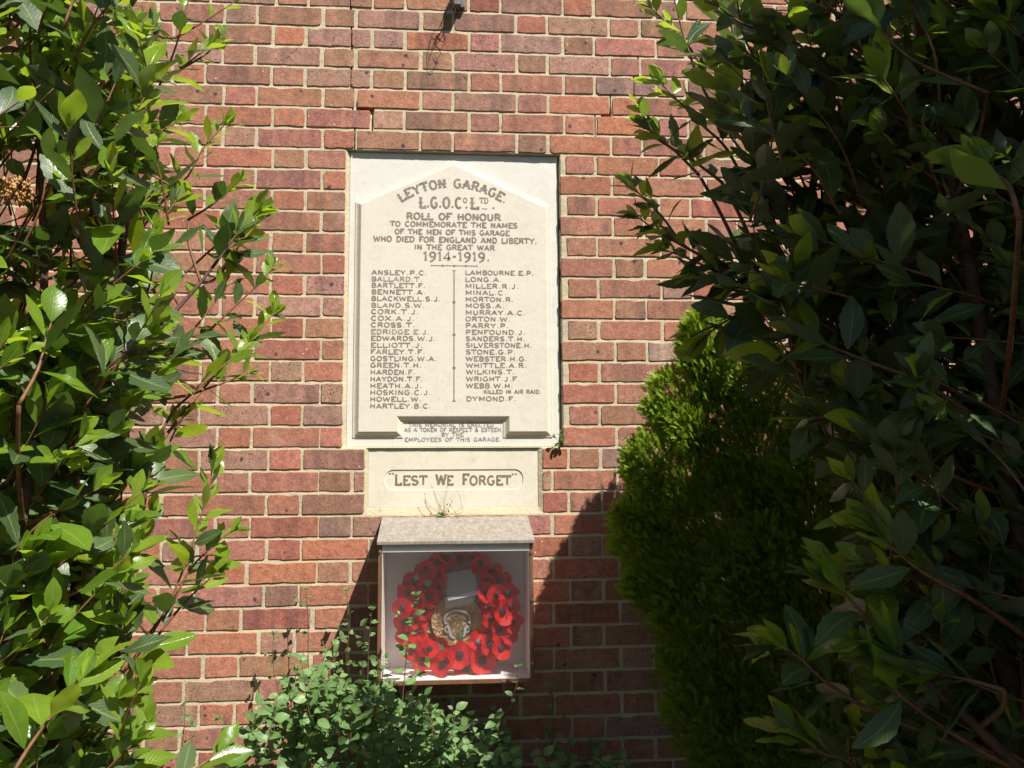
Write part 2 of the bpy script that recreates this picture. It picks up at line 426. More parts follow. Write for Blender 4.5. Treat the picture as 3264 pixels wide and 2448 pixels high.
for i, (c, d, z0, z1, k, key, mid_) in enumerate(bricks):
    px, py, _ = proj((c, 0, z0)); fine = -150 < px < 3400 and -80 < py < 2520
    vs, fs = brick_geo(c, d, z0, z1, fine)
    if key not in tints: tints[key] = brick_colour(c, d, z0, z1)
    t, v = tints[key]
    if i in single:
        ctr = Vector(((c+d)/2, 0, (z0+z1)/2))
        me = bpy.data.meshes.new('brick'); me.from_pydata([tuple(Vector(q)-ctr) for q in vs], [], fs)
        attrs(me, [t]*len(vs), [v]*len(vs)); link('brick', me, M_BRICK, wall, ctr)
    else:
        n = len(SV); SV += vs; SF += [tuple(q+n for q in f) for f in fs]; ST += [t]*len(vs); SVV += [v]*len(vs)
me = bpy.data.meshes.new('further_bricks'); me.from_pydata(SV, [], SF); attrs(me, ST, SVV)
o = link('further_bricks', me, M_BRICK, wall); o['kind'] = 'stuff'

# mortar: one relief surface with struck bed joints, open cracks and the fillets round the stones
xl = list(np.arange(-2.3, -1.0, 0.05))+list(np.arange(-1.0, 2.75, 0.0065))+list(np.arange(2.75, 4.45, 0.05))
for (a, b, _, _) in (H1, H2, T1, T2): xl += [a-0.0006, a+0.0006, b-0.0006, b+0.0006]
for v in crack_x.values():
    for x in v: xl += [x-0.0030, x-0.0018, x+0.0018, x+0.0030]
for x in (P(1135, 350).x, P(1192, 355).x, P(1915, 368).x, P(1950, 368).x): xl += [x-0.0006, x+0.0006]
xl = np.unique(np.round(np.array(xl), 4))
zl = []
for k in range(-21, 45):
    z = zj(k); zl += [z+0.0053, z+0.0020, z-0.0020, z-0.0053, z-0.022, z-0.038, z-0.054]
for (_, _, a, b) in (H1, H2, T1, T2): zl += [a-0.0006, a+0.0006, b-0.0006, b+0.0006]
zl = np.unique(np.round(np.array(zl), 4)); zl = zl[zl > -0.15]
X, Z = np.meshgrid(xl, zl)
def vnoise(X, Z, s, seed):
    r = np.random.default_rng(seed); G = r.random((400, 700))
    fx = (X+3)*s; fz = (Z+1)*s; ix = np.floor(fx).astype(int); iz = np.floor(fz).astype(int); tx = fx-ix; tz = fz-iz
    tx = tx*tx*(3-2*tx); tz = tz*tz*(3-2*tz); g_ = lambda a, b: G[a % 400, b % 700]
    return (g_(iz, ix)*(1-tx)+g_(iz, ix+1)*tx)*(1-tz)+(g_(iz+1, ix)*(1-tx)+g_(iz+1, ix+1)*tx)*tz-0.5
Y = 0.0004+0.0010*vnoise(X, Z, 60, 1)+0.0012*vnoise(X, Z, 23, 2)+0.0006*vnoise(X, Z, 170, 3)
kk = (Z0-Z)/CO; fr = (kk-np.round(kk))*CO               # below joint centre positive
Y += np.where(np.abs(fr) < 0.0056, np.interp(-fr, [-0.0053, 0.0053], [-0.0002, 0.0010]), 0)
inr = lambda A, e=0.0: (X > A[0]-e) & (X < A[1]+e) & (Z > A[2]-e) & (Z < A[3]+e)
def fillet(H, T, rec, Y):
    # mortar slopes from the brick face down to the slab round its edge
    dl = np.where(X < T[0], (T[0]-X)/(T[0]-H[0]), 0); dr = np.where(X > T[1], (X-T[1])/(H[1]-T[1]), 0)
    db = np.where(Z < T[2], (T[2]-Z)/max(T[2]-H[2], 1e-4), 0)
    q = np.clip(np.maximum(np.maximum(dl, dr), db), 0, 1)
    m = inr(H)
    return np.where(m, rec*(1-q)**1.0*1.0+Y*q, Y)
Y = fillet(H1, T1, REC1-0.001, Y); Y = fillet(H2, T2, REC2-0.001, Y)
Y = np.where(inr(H1) & (X > T1[1]), 0.045, Y)
Y = np.where(inr(H1) & (Z > T1[3]), 0.045, Y)
for T in (T1, T2): Y = np.where(inr(T, 0.0002), 0.05, Y)
for k, v in crack_x.items():
    for x in v:
        Y = np.where((np.abs(X-x) < 0.002) & (kk > k-0.08) & (kk < k+1.08), 0.03, Y)
for a, b, k in ((1135, 1192, 5), (1915, 1950, 5)):
    Y = np.where((X > P(a, 360).x) & (X < P(b, 360).x) & (np.abs(kk-k) < 0.085), 0.03, Y)
nx, nz = len(xl), len(zl)
V = np.stack([X, Y, Z], -1).reshape(-1, 3)
i0 = (np.arange(nz-1)[:, None]*nx+np.arange(nx-1)[None]).ravel()
Q = np.stack([i0, i0+1, i0+nx+1, i0+nx], 1)
me = bpy.data.meshes.new('mortar'); me.vertices.add(len(V)); me.vertices.foreach_set('co', V.ravel().astype(np.float32))
me.loops.add(Q.size); me.loops.foreach_set('vertex_index', Q.ravel().astype(np.int32))
me.polygons.add(len(Q)); me.polygons.foreach_set('loop_start', (np.arange(len(Q))*4).astype(np.int32)); me.update(); me.validate()
link('mortar', me, M_MORTAR, wall)
c_ = MB(); c_.box(-2.3, 4.4, 0.052, 0.26, -0.1, zj(-21)); c_.build('wall_core', M_MORTAR, wall)

# ------------------------------------------------------------------ cut letters
def arc(cx, cy, rx, ry, a0, a1, n=10):
    return [(cx+rx*math.cos(R(a0+(a1-a0)*i/n)), cy+ry*math.sin(R(a0+(a1-a0)*i/n))) for i in range(n+1)]
GL = {
 'A': (4.6, [[(0.3, 0), (2.3, 6)], [(2.3, 6), (4.3, 0)], [(1.1, 2), (3.5, 2)]]),
 'B': (4.2, [[(0.8, 0), (0.8, 6)], [(0.8, 6), (2.4, 6)]+arc(2.4, 4.6, 1.2, 1.4, 90, -90, 6)+[(0.8, 3.15)], [(0.8, 3.15)]+arc(2.5, 1.6, 1.4, 1.6, 90, -90, 6)+[(0.8, 0)]]),
 'C': (4.4, [arc(2.4, 3, 1.9, 3, 48, 312, 14)]),
 'D': (4.4, [[(0.8, 0), (0.8, 6)], [(0.4, 6), (2.0, 6)]+arc(2.0, 3, 2.0, 3, 90, -90, 10)+[(0.4, 0)]]),
 'E': (4.0, [[(0.8, 0), (0.8, 6)], [(0.3, 6), (3.7, 6), (3.7, 4.9)], [(0.8, 3.1), (2.8, 3.1)], [(0.3, 0), (3.7, 0), (3.7, 1.1)]]),
 'F': (3.8, [[(0.8, 0), (0.8, 6)], [(0.3, 6), (3.6, 6), (3.6, 4.9)], [(0.8, 3.1), (2.8, 3.1)]]),
 'G': (4.6, [arc(2.4, 3, 1.9, 3, 48, 340, 14), [(2.7, 2.6), (4.5, 2.6)]]),
 'H': (4.6, [[(0.8, 0), (0.8, 6)], [(3.8, 0), (3.8, 6)], [(0.8, 3), (3.8, 3)]]),
 'I': (1.8, [[(0.9, 0), (0.9, 6)]]),
 'J': (3.4, [[(2.5, 6), (2.5, 1.6)]+arc(1.5, 1.6, 1.0, 1.6, 0, -160, 7)]),
 'K': (4.4, [[(0.8, 0), (0.8, 6)], [(0.8, 2.4), (3.7, 6)], [(1.8, 3.6), (4.0, 0)]]),
 'L': (3.8, [[(0.8, 0), (0.8, 6)], [(0.3, 0), (3.6, 0), (3.6, 1.2)]]),
 'M': (5.4, [[(0.8, 0), (0.8, 6)], [(0.8, 6), (2.7, 1.6), (4.6, 6)], [(4.6, 6), (4.6, 0)]]),
 'N': (4.6, [[(0.8, 0), (0.8, 6)], [(0.8, 6), (3.8, 0)], [(3.8, 0), (3.8, 6)]]),
 'O': (4.6, [arc(2.3, 3, 1.9, 3, 0, 360, 18)]),
 'P': (4.2, [[(0.8, 0), (0.8, 6)], [(0.4, 6), (2.4, 6)]+arc(2.4, 4.4, 1.4, 1.6, 90, -90, 6)+[(0.8, 2.8)]]),
 'Q': (4.6, [arc(2.3, 3, 1.9, 3, 0, 360, 18), [(2.6, 1.6), (4.2, -0.4)]]),
 'R': (4.4, [[(0.8, 0), (0.8, 6)], [(0.4, 6), (2.4, 6)]+arc(2.4, 4.5, 1.3, 1.5, 90, -90, 6)+[(0.8, 3.0)], [(2.4, 3), (4.0, 0)]]),
 'S': (4.0, [arc(2.0, 4.5, 1.5, 1.5, 25, 270, 9)+arc(2.0, 1.5, 1.6, 1.5, 90, -155, 9)[1:]]),
 'T': (4.2, [[(2.1, 0), (2.1, 6)], [(0.3, 4.9), (0.3, 6), (3.9, 6), (3.9, 4.9)]]),
 'U': (4.6, [[(0.8, 6), (0.8, 2.0)]+arc(2.3, 2.0, 1.5, 2.0, 180, 360, 8)+[(3.8, 6)]]),
 'V': (4.4, [[(0.3, 6), (2.2, 0)], [(2.2, 0), (4.1, 6)]]),
 'W': (6.0, [[(0.3, 6), (1.6, 0)], [(1.6, 0), (3.0, 5.4)], [(3.0, 5.4), (4.4, 0)], [(4.4, 0), (5.7, 6)]]),
 'X': (4.4, [[(0.4, 0), (4.0, 6)], [(0.4, 6), (4.0, 0)]]),
 'Y': (4.4, [[(0.3, 6), (2.2, 3)], [(2.2, 3), (4.1, 6)], [(2.2, 3), (2.2, 0)]]),
 'Z': (4.0, [[(0.4, 6), (3.7, 6), (0.3, 0), (3.7, 0)]]),
 '1': (2.6, [[(0.4, 5.0), (1.4, 6), (1.4, 0)]]),
 '9': (4.0, [arc(2.0, 4.2, 1.4, 1.7, 0, 360, 12), [(3.4, 4.2), (3.2, 1.6), (2.2, 0.2), (0.8, -0.8)]]),
 '4': (4.2, [[(2.9, 0), (2.9, 6), (0.3, 1.8), (4.0, 1.8)]]),
 '-': (2.6, [[(0.4, 3), (2.2, 3)]]),
 '&': (4.6, [[(4.2, 0), (1.2, 4.4)]+arc(1.9, 4.9, 0.9, 1.0, 200, 0, 5)+[(1.0, 2.4)]+arc(1.7, 1.4, 1.3, 1.3, 140, 330, 6)+[(4.0, 2.6)]]),
 ' ': (3.0, []), '.': (2.2, ['dot']), ',': (2.2, ['comma']), '"': (2.6, [[(0.7, 6), (0.5, 5.1)], [(1.8, 6), (1.6, 5.1)]]),
}
_zi = [0]
def ribbon(mb, pts, w, T, closed=False):
    """flat stroke along pts; T maps (x, z, depth) to the world"""
    _zi[0] = (_zi[0]+1) % 9; dep = 0.00035+0.00003*_zi[0]
    n = len(pts); L = []; Rr = []
    for i in range(n):
        if closed: a, b = pts[(i-1) % (n-1)], pts[(i+1) % (n-1)]
        else: a, b = pts[max(i-1, 0)], pts[min(i+1, n-1)]
        p = pts[i]
        d0 = Vector((p[0]-a[0], p[1]-a[1])); d1 = Vector((b[0]-p[0], b[1]-p[1]))
        if d0.length < 1e-9: d0 = d1
        if d1.length < 1e-9: d1 = d0
        d0.normalize(); d1.normalize(); t = d0+d1
        t = t.normalized() if t.length > 1e-3 else d0
        nr = Vector((-t.y, t.x)); sc = min(1.6, 1/max(0.4, t.dot(d1)))
        L.append((p[0]+nr.x*w/2*sc, p[1]+nr.y*w/2*sc)); Rr.append((p[0]-nr.x*w/2*sc, p[1]-nr.y*w/2*sc))
    vs = [T(x, z, dep) for x, z in L]+[T(x, z, dep) for x, z in Rr]
    mb.add(vs, [(n+i, n+i+1, i+1, i) for i in range(n-1)])
def text(mb, s, x0, x1, zc, cap, y, sw=1.15, serif=1.0, arcR=None, arcC=None, gap=0.55, spur=False):
    """letters of height cap between x0 and x1, centre height zc, on plane y"""
    tot = sum(GL[c][0] for c in s)+gap*(len(s)-1)
    k = cap/6; sx = (x1-x0)/(tot-0.9); cur = -0.4
    for c in s:
        w, st = GL[c]
        if arcR is None:
            T = lambda gx, gz, dep, cur=cur: (x0+(cur*sx+gx), y-dep, zc-cap/2+gz)
        else:
            mid = (cur+w/2)*sx-(x1-x0)/2; an = mid/arcR
            def T(gx, gz, dep, an=an, w=w):
                lx = gx-w/2*sx; r = arcR+gz
                return (arcC[0]+r*math.sin(an)+lx*math.cos(an), y-dep, arcC[1]+r*math.cos(an)-lx*math.sin(an))
        for q in st:
            if q == 'dot' or q == 'comma':
                r = 0.62*k*1.3; cx = w/2*sx; cz = 0.65*k
                _zi[0] = (_zi[0]+1) % 9
                pts = [(cx-r, cz), (cx, cz-r), (cx+r, cz), (cx, cz+r)]
                if q == 'comma': pts[1] = (cx-0.7*r, cz-2.4*r)
                mb.add([T(a, b, 0.0004) for a, b in pts], [(0, 1, 2, 3)]); continue
            pp = [(a*sx, b*k) for a, b in q]
            closed = len(q) > 4 and abs(q[0][0]-q[-1][0]) < 1e-6 and abs(q[0][1]-q[-1][1]) < 1e-6
            ribbon(mb, pp, sw*k, T, closed)
            if serif and not closed and c not in '-&"':
                for e, f in ((0, 1), (-1, -2)):
                    (ex, ez), (fx, fz) = q[e], q[f]
                    if ez in (0, 6) and abs(ez-fz) > 0.8*abs(ex-fx)*0.4 and abs(ez-fz) > 1.2:
                        zz = 0.30*k if ez == 0 else (6-0.30)*k
                        ribbon(mb, [(ex*sx-serif*k*1.05, zz), (ex*sx+serif*k*1.05, zz)], 0.6*k, T)
            if spur and len(q) <= 3 and abs(q[0][1]-q[-1][1]) > 5:
                mx = (q[0][0]+q[-1][0])/2*sx
                ribbon(mb, [(mx-sw*k*0.95, 3*k), (mx+sw*k*0.95, 3*k)], 0.55*k, T)
        cur += w+gap

# ------------------------------------------------------------------ memorial tablet
tab = thing('memorial_tablet', 'tall cream marble roll of honour tablet with pointed raised panel and two columns of names', 'memorial')
YM = REC1                 # margin face
YF = REC1-0.0145           # raised field face
mb = MB(); mb.box(T1[0], T1[1], YM, 0.05, T1[2], T1[3]); mb.build('slab', M_MARBLE, tab, bevel=0.002)
q = lambda px, py, y=YM: (P(px, py, y).x, P(px, py, y).z)
# outer outline of the raised panel, squared up to the wall's own axes
xL = q(1129, 1000)[0]; xR = q(1757, 1000)[0]; zB = (q(1200, 1392)[1]+q(1690, 1398)[1])/2
xn0 = q(1285, 1370)[0]; xn1 = q(1604, 1370)[0]; zn = (q(1300, 1345)[1]+q(1590, 1348)[1])/2
zsh = (q(1135, 645)[1]+q(1752, 655)[1])/2; ap = q(1447, 512)
outl = [(xL, zB), (xn0, zB), (xn0, zn), (xn1, zn), (xn1, zB), (xR, zB), (xR, zsh), (ap[0], ap[1]), (xL, zsh)]
def offset(poly, d):
    n = len(poly); out = []
    for i in range(n):
        p0, p1, p2 = (Vector(poly[(i+j) % n]) for j in (-1, 0, 1))
        a = (p1-p0).normalized(); b = (p2-p1).normalized()
        na = Vector((-a.y, a.x)); nb = Vector((-b.y, b.x)); m = (na+nb)/(1+na.dot(nb))
        out.append(tuple(p1+m*d))
    return out
W_ = 0.0225
prof = [(0.0, YM+0.001), (0.0002, YM-0.0025), (0.0020, YM-0.0030)]+[(0.0020+0.0160*t, YM-0.0025-0.0100*t**1.6) for t in (0.2, 0.4, 0.6, 0.8, 1.0)]+[(0.0200, YM-0.0125), (0.0202, YF), (W_, YF-0.0002)]
mb = MB(); rings = [offset(outl, d) for d, _ in prof]; n = len(outl)
vs = [(x, prof[i][1], z) for i, rg in enumerate(rings) for x, z in rg]
fs = [(i*n+(k+1) % n, i*n+k, (i+1)*n+k, (i+1)*n+(k+1) % n) for i in range(len(prof)-1) for k in range(n)]
mb.add(vs, fs); mb.build('panel_moulding', M_EDGE, tab)
inner = offset(outl, W_)
mb = MB(); mb.add([(x, YF-0.0002, z) for x, z in inner], [tuple(range(n))]); mb.add([(x, YM+0.001, z) for x, z in inner], [tuple(range(n-1, -1, -1))])
mb.build('raised_panel', M_FIELD, tab)
YT = YF-0.0003
z1p = lambda x, y: (1080+x/2.989, 460+y/2.989)
z2p = lambda x, y: (1080+x/2.7649, 840+y/2.7649)
def line(s, xa, xb, yc, cap, zf, y=YT, mat=None, **kw):
    a = P(*zf(xa, yc), y); b = P(*zf(xb, yc), y); mb = MB()
    sc = 2.989 if zf is z1p else 2.7649
    text(mb, s, a.x, b.x, (a.z+b.z)/2, cap/sc*0.00108, y, **kw)
    mb.build('lettering', mat or M_LEAD, tab)
aL, aR, aT = P(*z1p(612, 545), YT), P(*z1p(1600, 575), YT), P(*z1p(1090, 412), YT)
hc = (aR.x-aL.x)/2; sg = aT.z-(aL.z+aR.z)/2; RA = (hc*hc+sg*sg)/(2*sg)
mb = MB(); half = RA*math.asin(min(0.99, hc/RA))*0.985
text(mb, 'LEYTON GARAGE.', -half, half, 0, 84/2.989*0.00108, YT, 1.5, 1.1, arcR=RA, arcC=(aT.x, aT.z-RA), spur=True); mb.build('lettering', M_LEAD, tab)
mb = MB()
def sub(s, xa, xb, yt, yb, **kw):
    a = P(*z1p(xa, yt), YT); b = P(*z1p(xb, yb), YT); text(mb, s, a.x, b.x, (a.z+b.z)/2, a.z-b.z, YT, **kw)
sub('L.G.O.C', 775, 1165, 503, 608, sw=1.3, spur=True); sub('O', 1188, 1218, 511, 556, sw=1.3); sub('.', 1205, 1226, 520, 612)
sub('L', 1262, 1322, 507, 613, sw=1.3, spur=True); sub('TD', 1345, 1420, 511, 562, sw=1.2); sub('-', 1362, 1412, 596, 634); sub('.', 1462, 1484, 525, 617)
mb.build('lettering', M_LEAD, tab)
line('ROLL OF HONOUR', 650, 1535, 690, 62, z1p, sw=1.7, spur=True)
line('TO COMMEMORATE THE NAMES', 493, 1697, 766, 47, z1p, sw=1.7, serif=0.85)
line('OF THE MEN OF THIS GARAGE', 537, 1620, 839, 47, z1p, sw=1.7, serif=0.85)
line('WHO DIED FOR ENGLAND AND LIBERTY,', 335, 1885, 911, 50, z1p, sw=1.7, serif=0.85)
line('IN THE GREAT WAR', 725, 1480, 982, 47, z1p, sw=1.7, serif=0.85)
line('1914-1919.', 810, 1435, 1070, 84, z1p, sw=1.3)
LN = ['ANSLEY.P.C.', 'BALLARD.T.', 'BARTLETT.F.', 'BENNETT.A.', 'BLACKWELL.S.J.', 'BLAND.S.W.', 'CORK.T.J.', 'COX.A.J.', 'CROSS.T.', 'EDRIDGE.E.J.', 'EDWARDS.W.J.', 'ELLIOTT.J.',
      'FARLEY.T.F.', 'GOSTLING.W.A.', 'GREEN.T.H.', 'HARDEN.F.', 'HAYDON.T.F.', 'HEATH.A.J.', 'HOSKING.C.J.', 'HOWELL.W.', 'HARTLEY.B.C.']
LY = [80, 137, 193, 251, 310, 368, 425, 483, 541, 602, 660, 720, 778, 838, 896, 957, 1018, 1078, 1136, 1195, 1256]
LE = [775, 733, 760, 762, 895, 752, 702, 667, 668, 797, 853, 736, 757, 862, 728, 672, 737, 730, 810, 725, 810]
RN = ['LAMBOURNE.E.P.', 'LONG.A.', 'MILLER.R.J.', 'MINAL.C.', 'MORTON.R.', 'MOSS.A.', 'MURRAY.A.C.', 'ORTON.W.', 'PARRY.P.', 'PENFOUND.J.', 'SANDERS.T.H.', 'SILVERSTONE.H.', 'STONE.G.P.',
      'WEBSTER.H.G.', 'WHITTLE.A.R.', 'WILKINS.T.', 'WRIGHT.J.F.', 'WEBB.W.H.', 'KILLED IN AIR RAID.', 'DYMOND.F.']
RY = [83, 141, 200, 257, 316, 372, 433, 490, 548, 606, 663, 721, 780, 840, 898, 955, 1017, 1077, 1130, 1192]
RE = [1715, 1435, 1583, 1475, 1537, 1456, 1643, 1510, 1492, 1642, 1640, 1700, 1555, 1658, 1653, 1548, 1593, 1532, 1780, 1560]
for i, (s, yy, e) in enumerate(zip(LN, LY, LE)):
    line(s, 292-14*i/20, e, yy, 38, z2p, sw=1.6, serif=0.75, mat=M_LEAD2 if i in (1, 5, 9) else M_LEAD)
for i, (s, yy, e) in enumerate(zip(RN, RY, RE)):
    if i == 18: line(s, 1280, e, yy, 32, z2p, sw=1.7, serif=0.75)
    else: line(s, 1117+10*i/19, e, yy, 38, z2p, sw=1.6, serif=0.75)
YS = YM-0.0003
for s, a, b, yy in (('THIS MEMORIAL IS ERECTED', 617, 1362, 1421), ('AS A TOKEN OF RESPECT & ESTEEM', 580, 1428, 1465), ('BY THE', 908, 1095, 1507), ('EMPLOYEES OF THIS GARAGE.', 583, 1428, 1551)):
    line(s, a, b, yy, 32, z2p, y=YS, sw=1.3, serif=0.6, mat=M_LEAD2)
mb = MB(); I = lambda x, z, d: (x, YT-d, z)
a, b = P(*z1p(880, 1157), YT), P(*z1p(1320, 1157), YT); zc = (a.z+b.z)/2
ribbon(mb, [(a.x, zc), (b.x, zc)], 0.0028, I)
for x in (a.x, b.x): ribbon(mb, [(x, zc-0.004), (x, zc+0.004)], 0.002, I)
for f_ in (0.25, 0.5, 0.75):
    x = a.x+(b.x-a.x)*f_; ribbon(mb, [(x-0.0038, zc), (x, zc)], 0.0065, I)
    ribbon(mb, [(x, zc), (x+0.0038, zc)], 0.0065, I)
mb.build('ornament_rule', M_LEAD, tab)
mb = MB(); a, b = P(*z2p(1016, 62), YT), P(*z2p(1016, 1212), YT)
ribbon(mb, [(a.x, a.z), (a.x, b.z)], 0.0038, I)
for z in (a.z, b.z): ribbon(mb, [(a.x-0.0055, z), (a.x+0.0055, z)], 0.0035, I)
for f_ in (0.245, 0.495, 0.75):
    z = a.z+(b.z-a.z)*f_; ribbon(mb, [(a.x-0.0055, z), (a.x+0.0055, z)], 0.0045, I); ribbon(mb, [(a.x-0.0035, z), (a.x+0.0035, z)], 0.009, I)
mb.build('ornament_rule', M_LEAD, tab)

# ------------------------------------------------------------------ motto stone
mot = thing('motto_stone', 'low limestone block reading Lest We Forget below the tall tablet', 'stone plaque')
z3 = lambda x, y: P(1100+x/3.16, 1400+y/3.16, REC2)
pa, pb = z3(400, 304), z3(1795, 510)
px0, px1, pz1, pz0 = pa.x, pb.x, (z3(900, 304)).z, (z3(900, 512)).z
rr = (pz1-pz0)*0.42
def rounded(x0, x1, z0, z1, r, n=6):
    o_ = []
    for cx, cz, a0 in ((x1-r, z0+r, -90), (x1-r, z1-r, 0), (x0+r, z1-r, 90), (x0+r, z0+r, 180)):
        for i in range(n+1):
            t = R(a0+90*i/n); o_.append((cx+r*math.cos(t), cz+r*math.sin(t)))
    return o_
ro_ = rounded(px0, px1, pz0, pz1, rr); n = len(ro_)
mb = MB(); outer = []
for (x, z) in ro_:   # project each point of the sunk panel's rim out to the block's edge
    outer.append((x, z))
X0, X1, ZA, ZB = T2
# face of the block around the sunk panel: four flat pieces built from a ring to the rectangle
rect = []
cxm, czm = (px0+px1)/2, (pz0+pz1)/2
for (x, z) in ro_:
    dx, dz = x-cxm, z-czm
    s = min(((X1-cxm) if dx > 0 else (X0-cxm))/dx if abs(dx) > 1e-6 else 9, ((ZB-czm) if dz > 0 else (ZA-czm))/dz if abs(dz) > 1e-6 else 9)
    rect.append((cxm+dx*s, czm+dz*s))
for cx, cz in ((X1, ZA), (X1, ZB), (X0, ZB), (X0, ZA)):
    i = min(range(n), key=lambda i: (rect[i][0]-cx)**2+(rect[i][1]-cz)**2); rect[i] = (cx, cz)
y0 = REC2
vs = [(x, y0, z) for x, z in rect]+[(x, y0, z) for x, z in ro_]+[(x, y0+0.0030, z) for x, z in offset(ro_, 0.0015)]+[(x, 0.05, z) for x, z in rect]
fs = [((i+1) % n, i, n+i, n+(i+1) % n) for i in range(n)]+[(n+(i+1) % n, n+i, 2*n+i, 2*n+(i+1) % n) for i in range(n)]+[tuple(range(2*n, 3*n))]
fs += [(i, (i+1) % n, 3*n+(i+1) % n, 3*n+i) for i in range(n)]
mb.add(vs, fs); mb.build('block', M_LIME, mot)
mb = MB(); YL = y0+0.0030-0.0002
def sub3(s, xa, xb, yt, yb, **kw):
    a = z3(xa, yt); b = z3(xb, yb); text(mb, s, a.x, b.x, (a.z+b.z)/2, a.z-b.z, YL, **kw)
sub3('"', 446, 492, 340, 440, serif=0); sub3('L', 508, 560, 354, 457, sw=1.2, serif=.7); sub3('EST', 590, 817, 372, 457, sw=1.35, serif=0.6)
sub3('W', 922, 1010, 354, 457, sw=1.3, serif=0.7); sub3('E', 1032, 1080, 372, 457, sw=1.35, serif=0.6)
sub3('F', 1188, 1238, 354, 457, sw=1.25, serif=.7); sub3('ORGET', 1262, 1662, 372, 457, sw=1.35, serif=0.6); sub3('"', 1685, 1732, 345, 440, serif=0)
mb.build('lettering', M_PAINTL, mot)

# ------------------------------------------------------------------ display case
DC = 0.21
case = thing('display_case', 'wall mounted plywood display case with sloping grey lid and clear front, holding the wreath', 'display case')
wl_, wr_ = P(1216, 1647, -0.004), P(1684, 1646, -0.004)
fl_, fr_ = P(1203, 1723, -DC), P(1702, 1722, -DC)
cx0 = (wl_.x+fl_.x)/2; cx1 = (wr_.x+fr_.x)/2
lzw = (wl_.z+wr_.z)/2; lzf = (fl_.z+fr_.z)/2
bzf = (P(1199, 2186, -DC).z+P(1703, 2176, -DC).z)/2
print('case', cx0, cx1, lzw, lzf, bzf)
mb = MB(); t_ = 0.011
mb.hexa([(cx0, -0.004, lzw), (cx1, -0.004, lzw), (cx1, -DC-0.012, lzf), (cx0, -DC-0.012, lzf)][::-1], [(cx0, -0.004, lzw-t_), (cx1, -0.004, lzw-t_), (cx1, -DC-0.012, lzf-t_), (cx0, -DC-0.012, lzf-t_)][::-1])
mb.build('lid', M_LID, case, bevel=0.0015)
ex0, ex1 = cx0+0.004, cx1-0.004; st = 0.012
def lidz(y): return lzw+(lzf-lzw)*(y+0.004)/(-DC-0.008)-t_-0.0005
for a in (ex0, ex1-st):
    mb = MB()
    mb.hexa([(a, -0.006, bzf), (a, -0.006, lidz(-0.006)), (a, -DC, lidz(-DC)), (a, -DC, bzf)], [(a+st, -0.006, bzf), (a+st, -0.006, lidz(-0.006)), (a+st, -DC, lidz(-DC)), (a+st, -DC, bzf)])
    mb.build('side_panel', M_PLYEDGE, case, bevel=0.001)
ix0, ix1 = ex0+st, ex1-st
mb = MB(); mb.box(ix0+0.0005, ix1-0.0005, -DC+0.0005, -0.006, bzf+0.0005, bzf+st); mb.build('base_board', M_PLYEDGE, case)
mb = MB(); mb.box(ix0+0.0005, ix1-0.0005, -0.016, -0.0065, bzf+st+0.0005, lidz(-0.016)-0.001); mb.build('back_board', M_INNER, case)
mb = MB()    # painted lining of floor and sides
mb.box(ix0+0.0006, ix1-0.0006, -DC+0.004, -0.0165, bzf+st+0.0004, bzf+st+0.002); mb.build('floor_lining', M_INNER, case)
for a, b in ((ix0+0.0005, ix0+0.0025), (ix1-0.0025, ix1-0.0005)):
    mb = MB(); z0_ = bzf+st+0.0025
    mb.hexa([(a, -0.0165, z0_), (a, -0.0165, lidz(-0.0165)-0.001), (a, -DC+0.004, lidz(-DC+0.004)-0.001), (a, -DC+0.004, z0_)], [(b, -0.0165, z0_), (b, -0.0165, lidz(-0.0165)-0.001), (b, -DC+0.004, lidz(-DC+0.004)-0.001), (b, -DC+0.004, z0_)])
    mb.build('side_lining', M_INNER, case)
mb = MB(); mb.box(ix0, ix1, -DC+0.0005, -DC+0.012, lidz(-DC)-0.026, lidz(-DC)-0.0015); mb.build('top_rail', M_INNER, case)
tg = NT('clear acrylic'); p_ = tg.pos()
trn = tg.N('BsdfTransparent'); trn.inputs[0].default_value = (0.98, 0.98, 0.98, 1)
gls = tg.N('BsdfGlossy'); gls.inputs['Roughness'].default_value = 0.06
dif = tg.N('BsdfDiffuse'); dif.inputs[0].default_value = (0.76, 0.75, 0.77, 1)
lw = tg.N('LayerWeight'); lw.inputs[0].default_value = 0.5
m1 = tg.N('MixShader'); tg.L(tg.rng(tg.math('POWER', lw.outputs['Facing'], 5.0), 0, 1, 0.03, 0.6), m1.inputs[0]); tg.L(trn.outputs[0], m1.inputs[1]); tg.L(gls.outputs[0], m1.inputs[2])
m2 = tg.N('MixShader'); tg.L(tg.rng(tg.noise(p_, 14, 6, 0.7), 0.3, 0.75, 0.002, 0.012), m2.inputs[0]); tg.L(m1.outputs[0], m2.inputs[1]); tg.L(dif.outputs[0], m2.inputs[2]); tlc = tg.N('BsdfTranslucent'); tlc.inputs[0].default_value = (0.96, 0.95, 0.95, 1)
m3 = tg.N('MixShader'); m3.inputs[0].default_value = 0.065; tg.L(m2.outputs[0], m3.inputs[1]); tg.L(tlc.outputs[0], m3.inputs[2]); tg.L(m3.outputs[0], tg.out.inputs[0])
mb = MB(); mb.box(ex0+0.001, ex1-0.001, -DC-0.0035, -DC-0.0005, bzf+0.001, lidz(-DC)-0.001); mb.build('clear_pane', tg.m, case)
for sx_, sy_ in ((1696, 1760), (1696, 1912), (1697, 1999+115), (1208, 1758), (1267, 2178), (1606, 2172)):
    c = P(sx_, sy_, -DC-0.004); mb = MB()
    c.x = min(max(c.x, ex0+0.006), ex1-0.006); c.z = max(c.z, bzf+0.006)
    mb.tube([c, c+Vector((0, -0.0025, 0))], 0.0042, 0.0030, 10); mb.build('screw', M_CHROME, case, smooth=False)

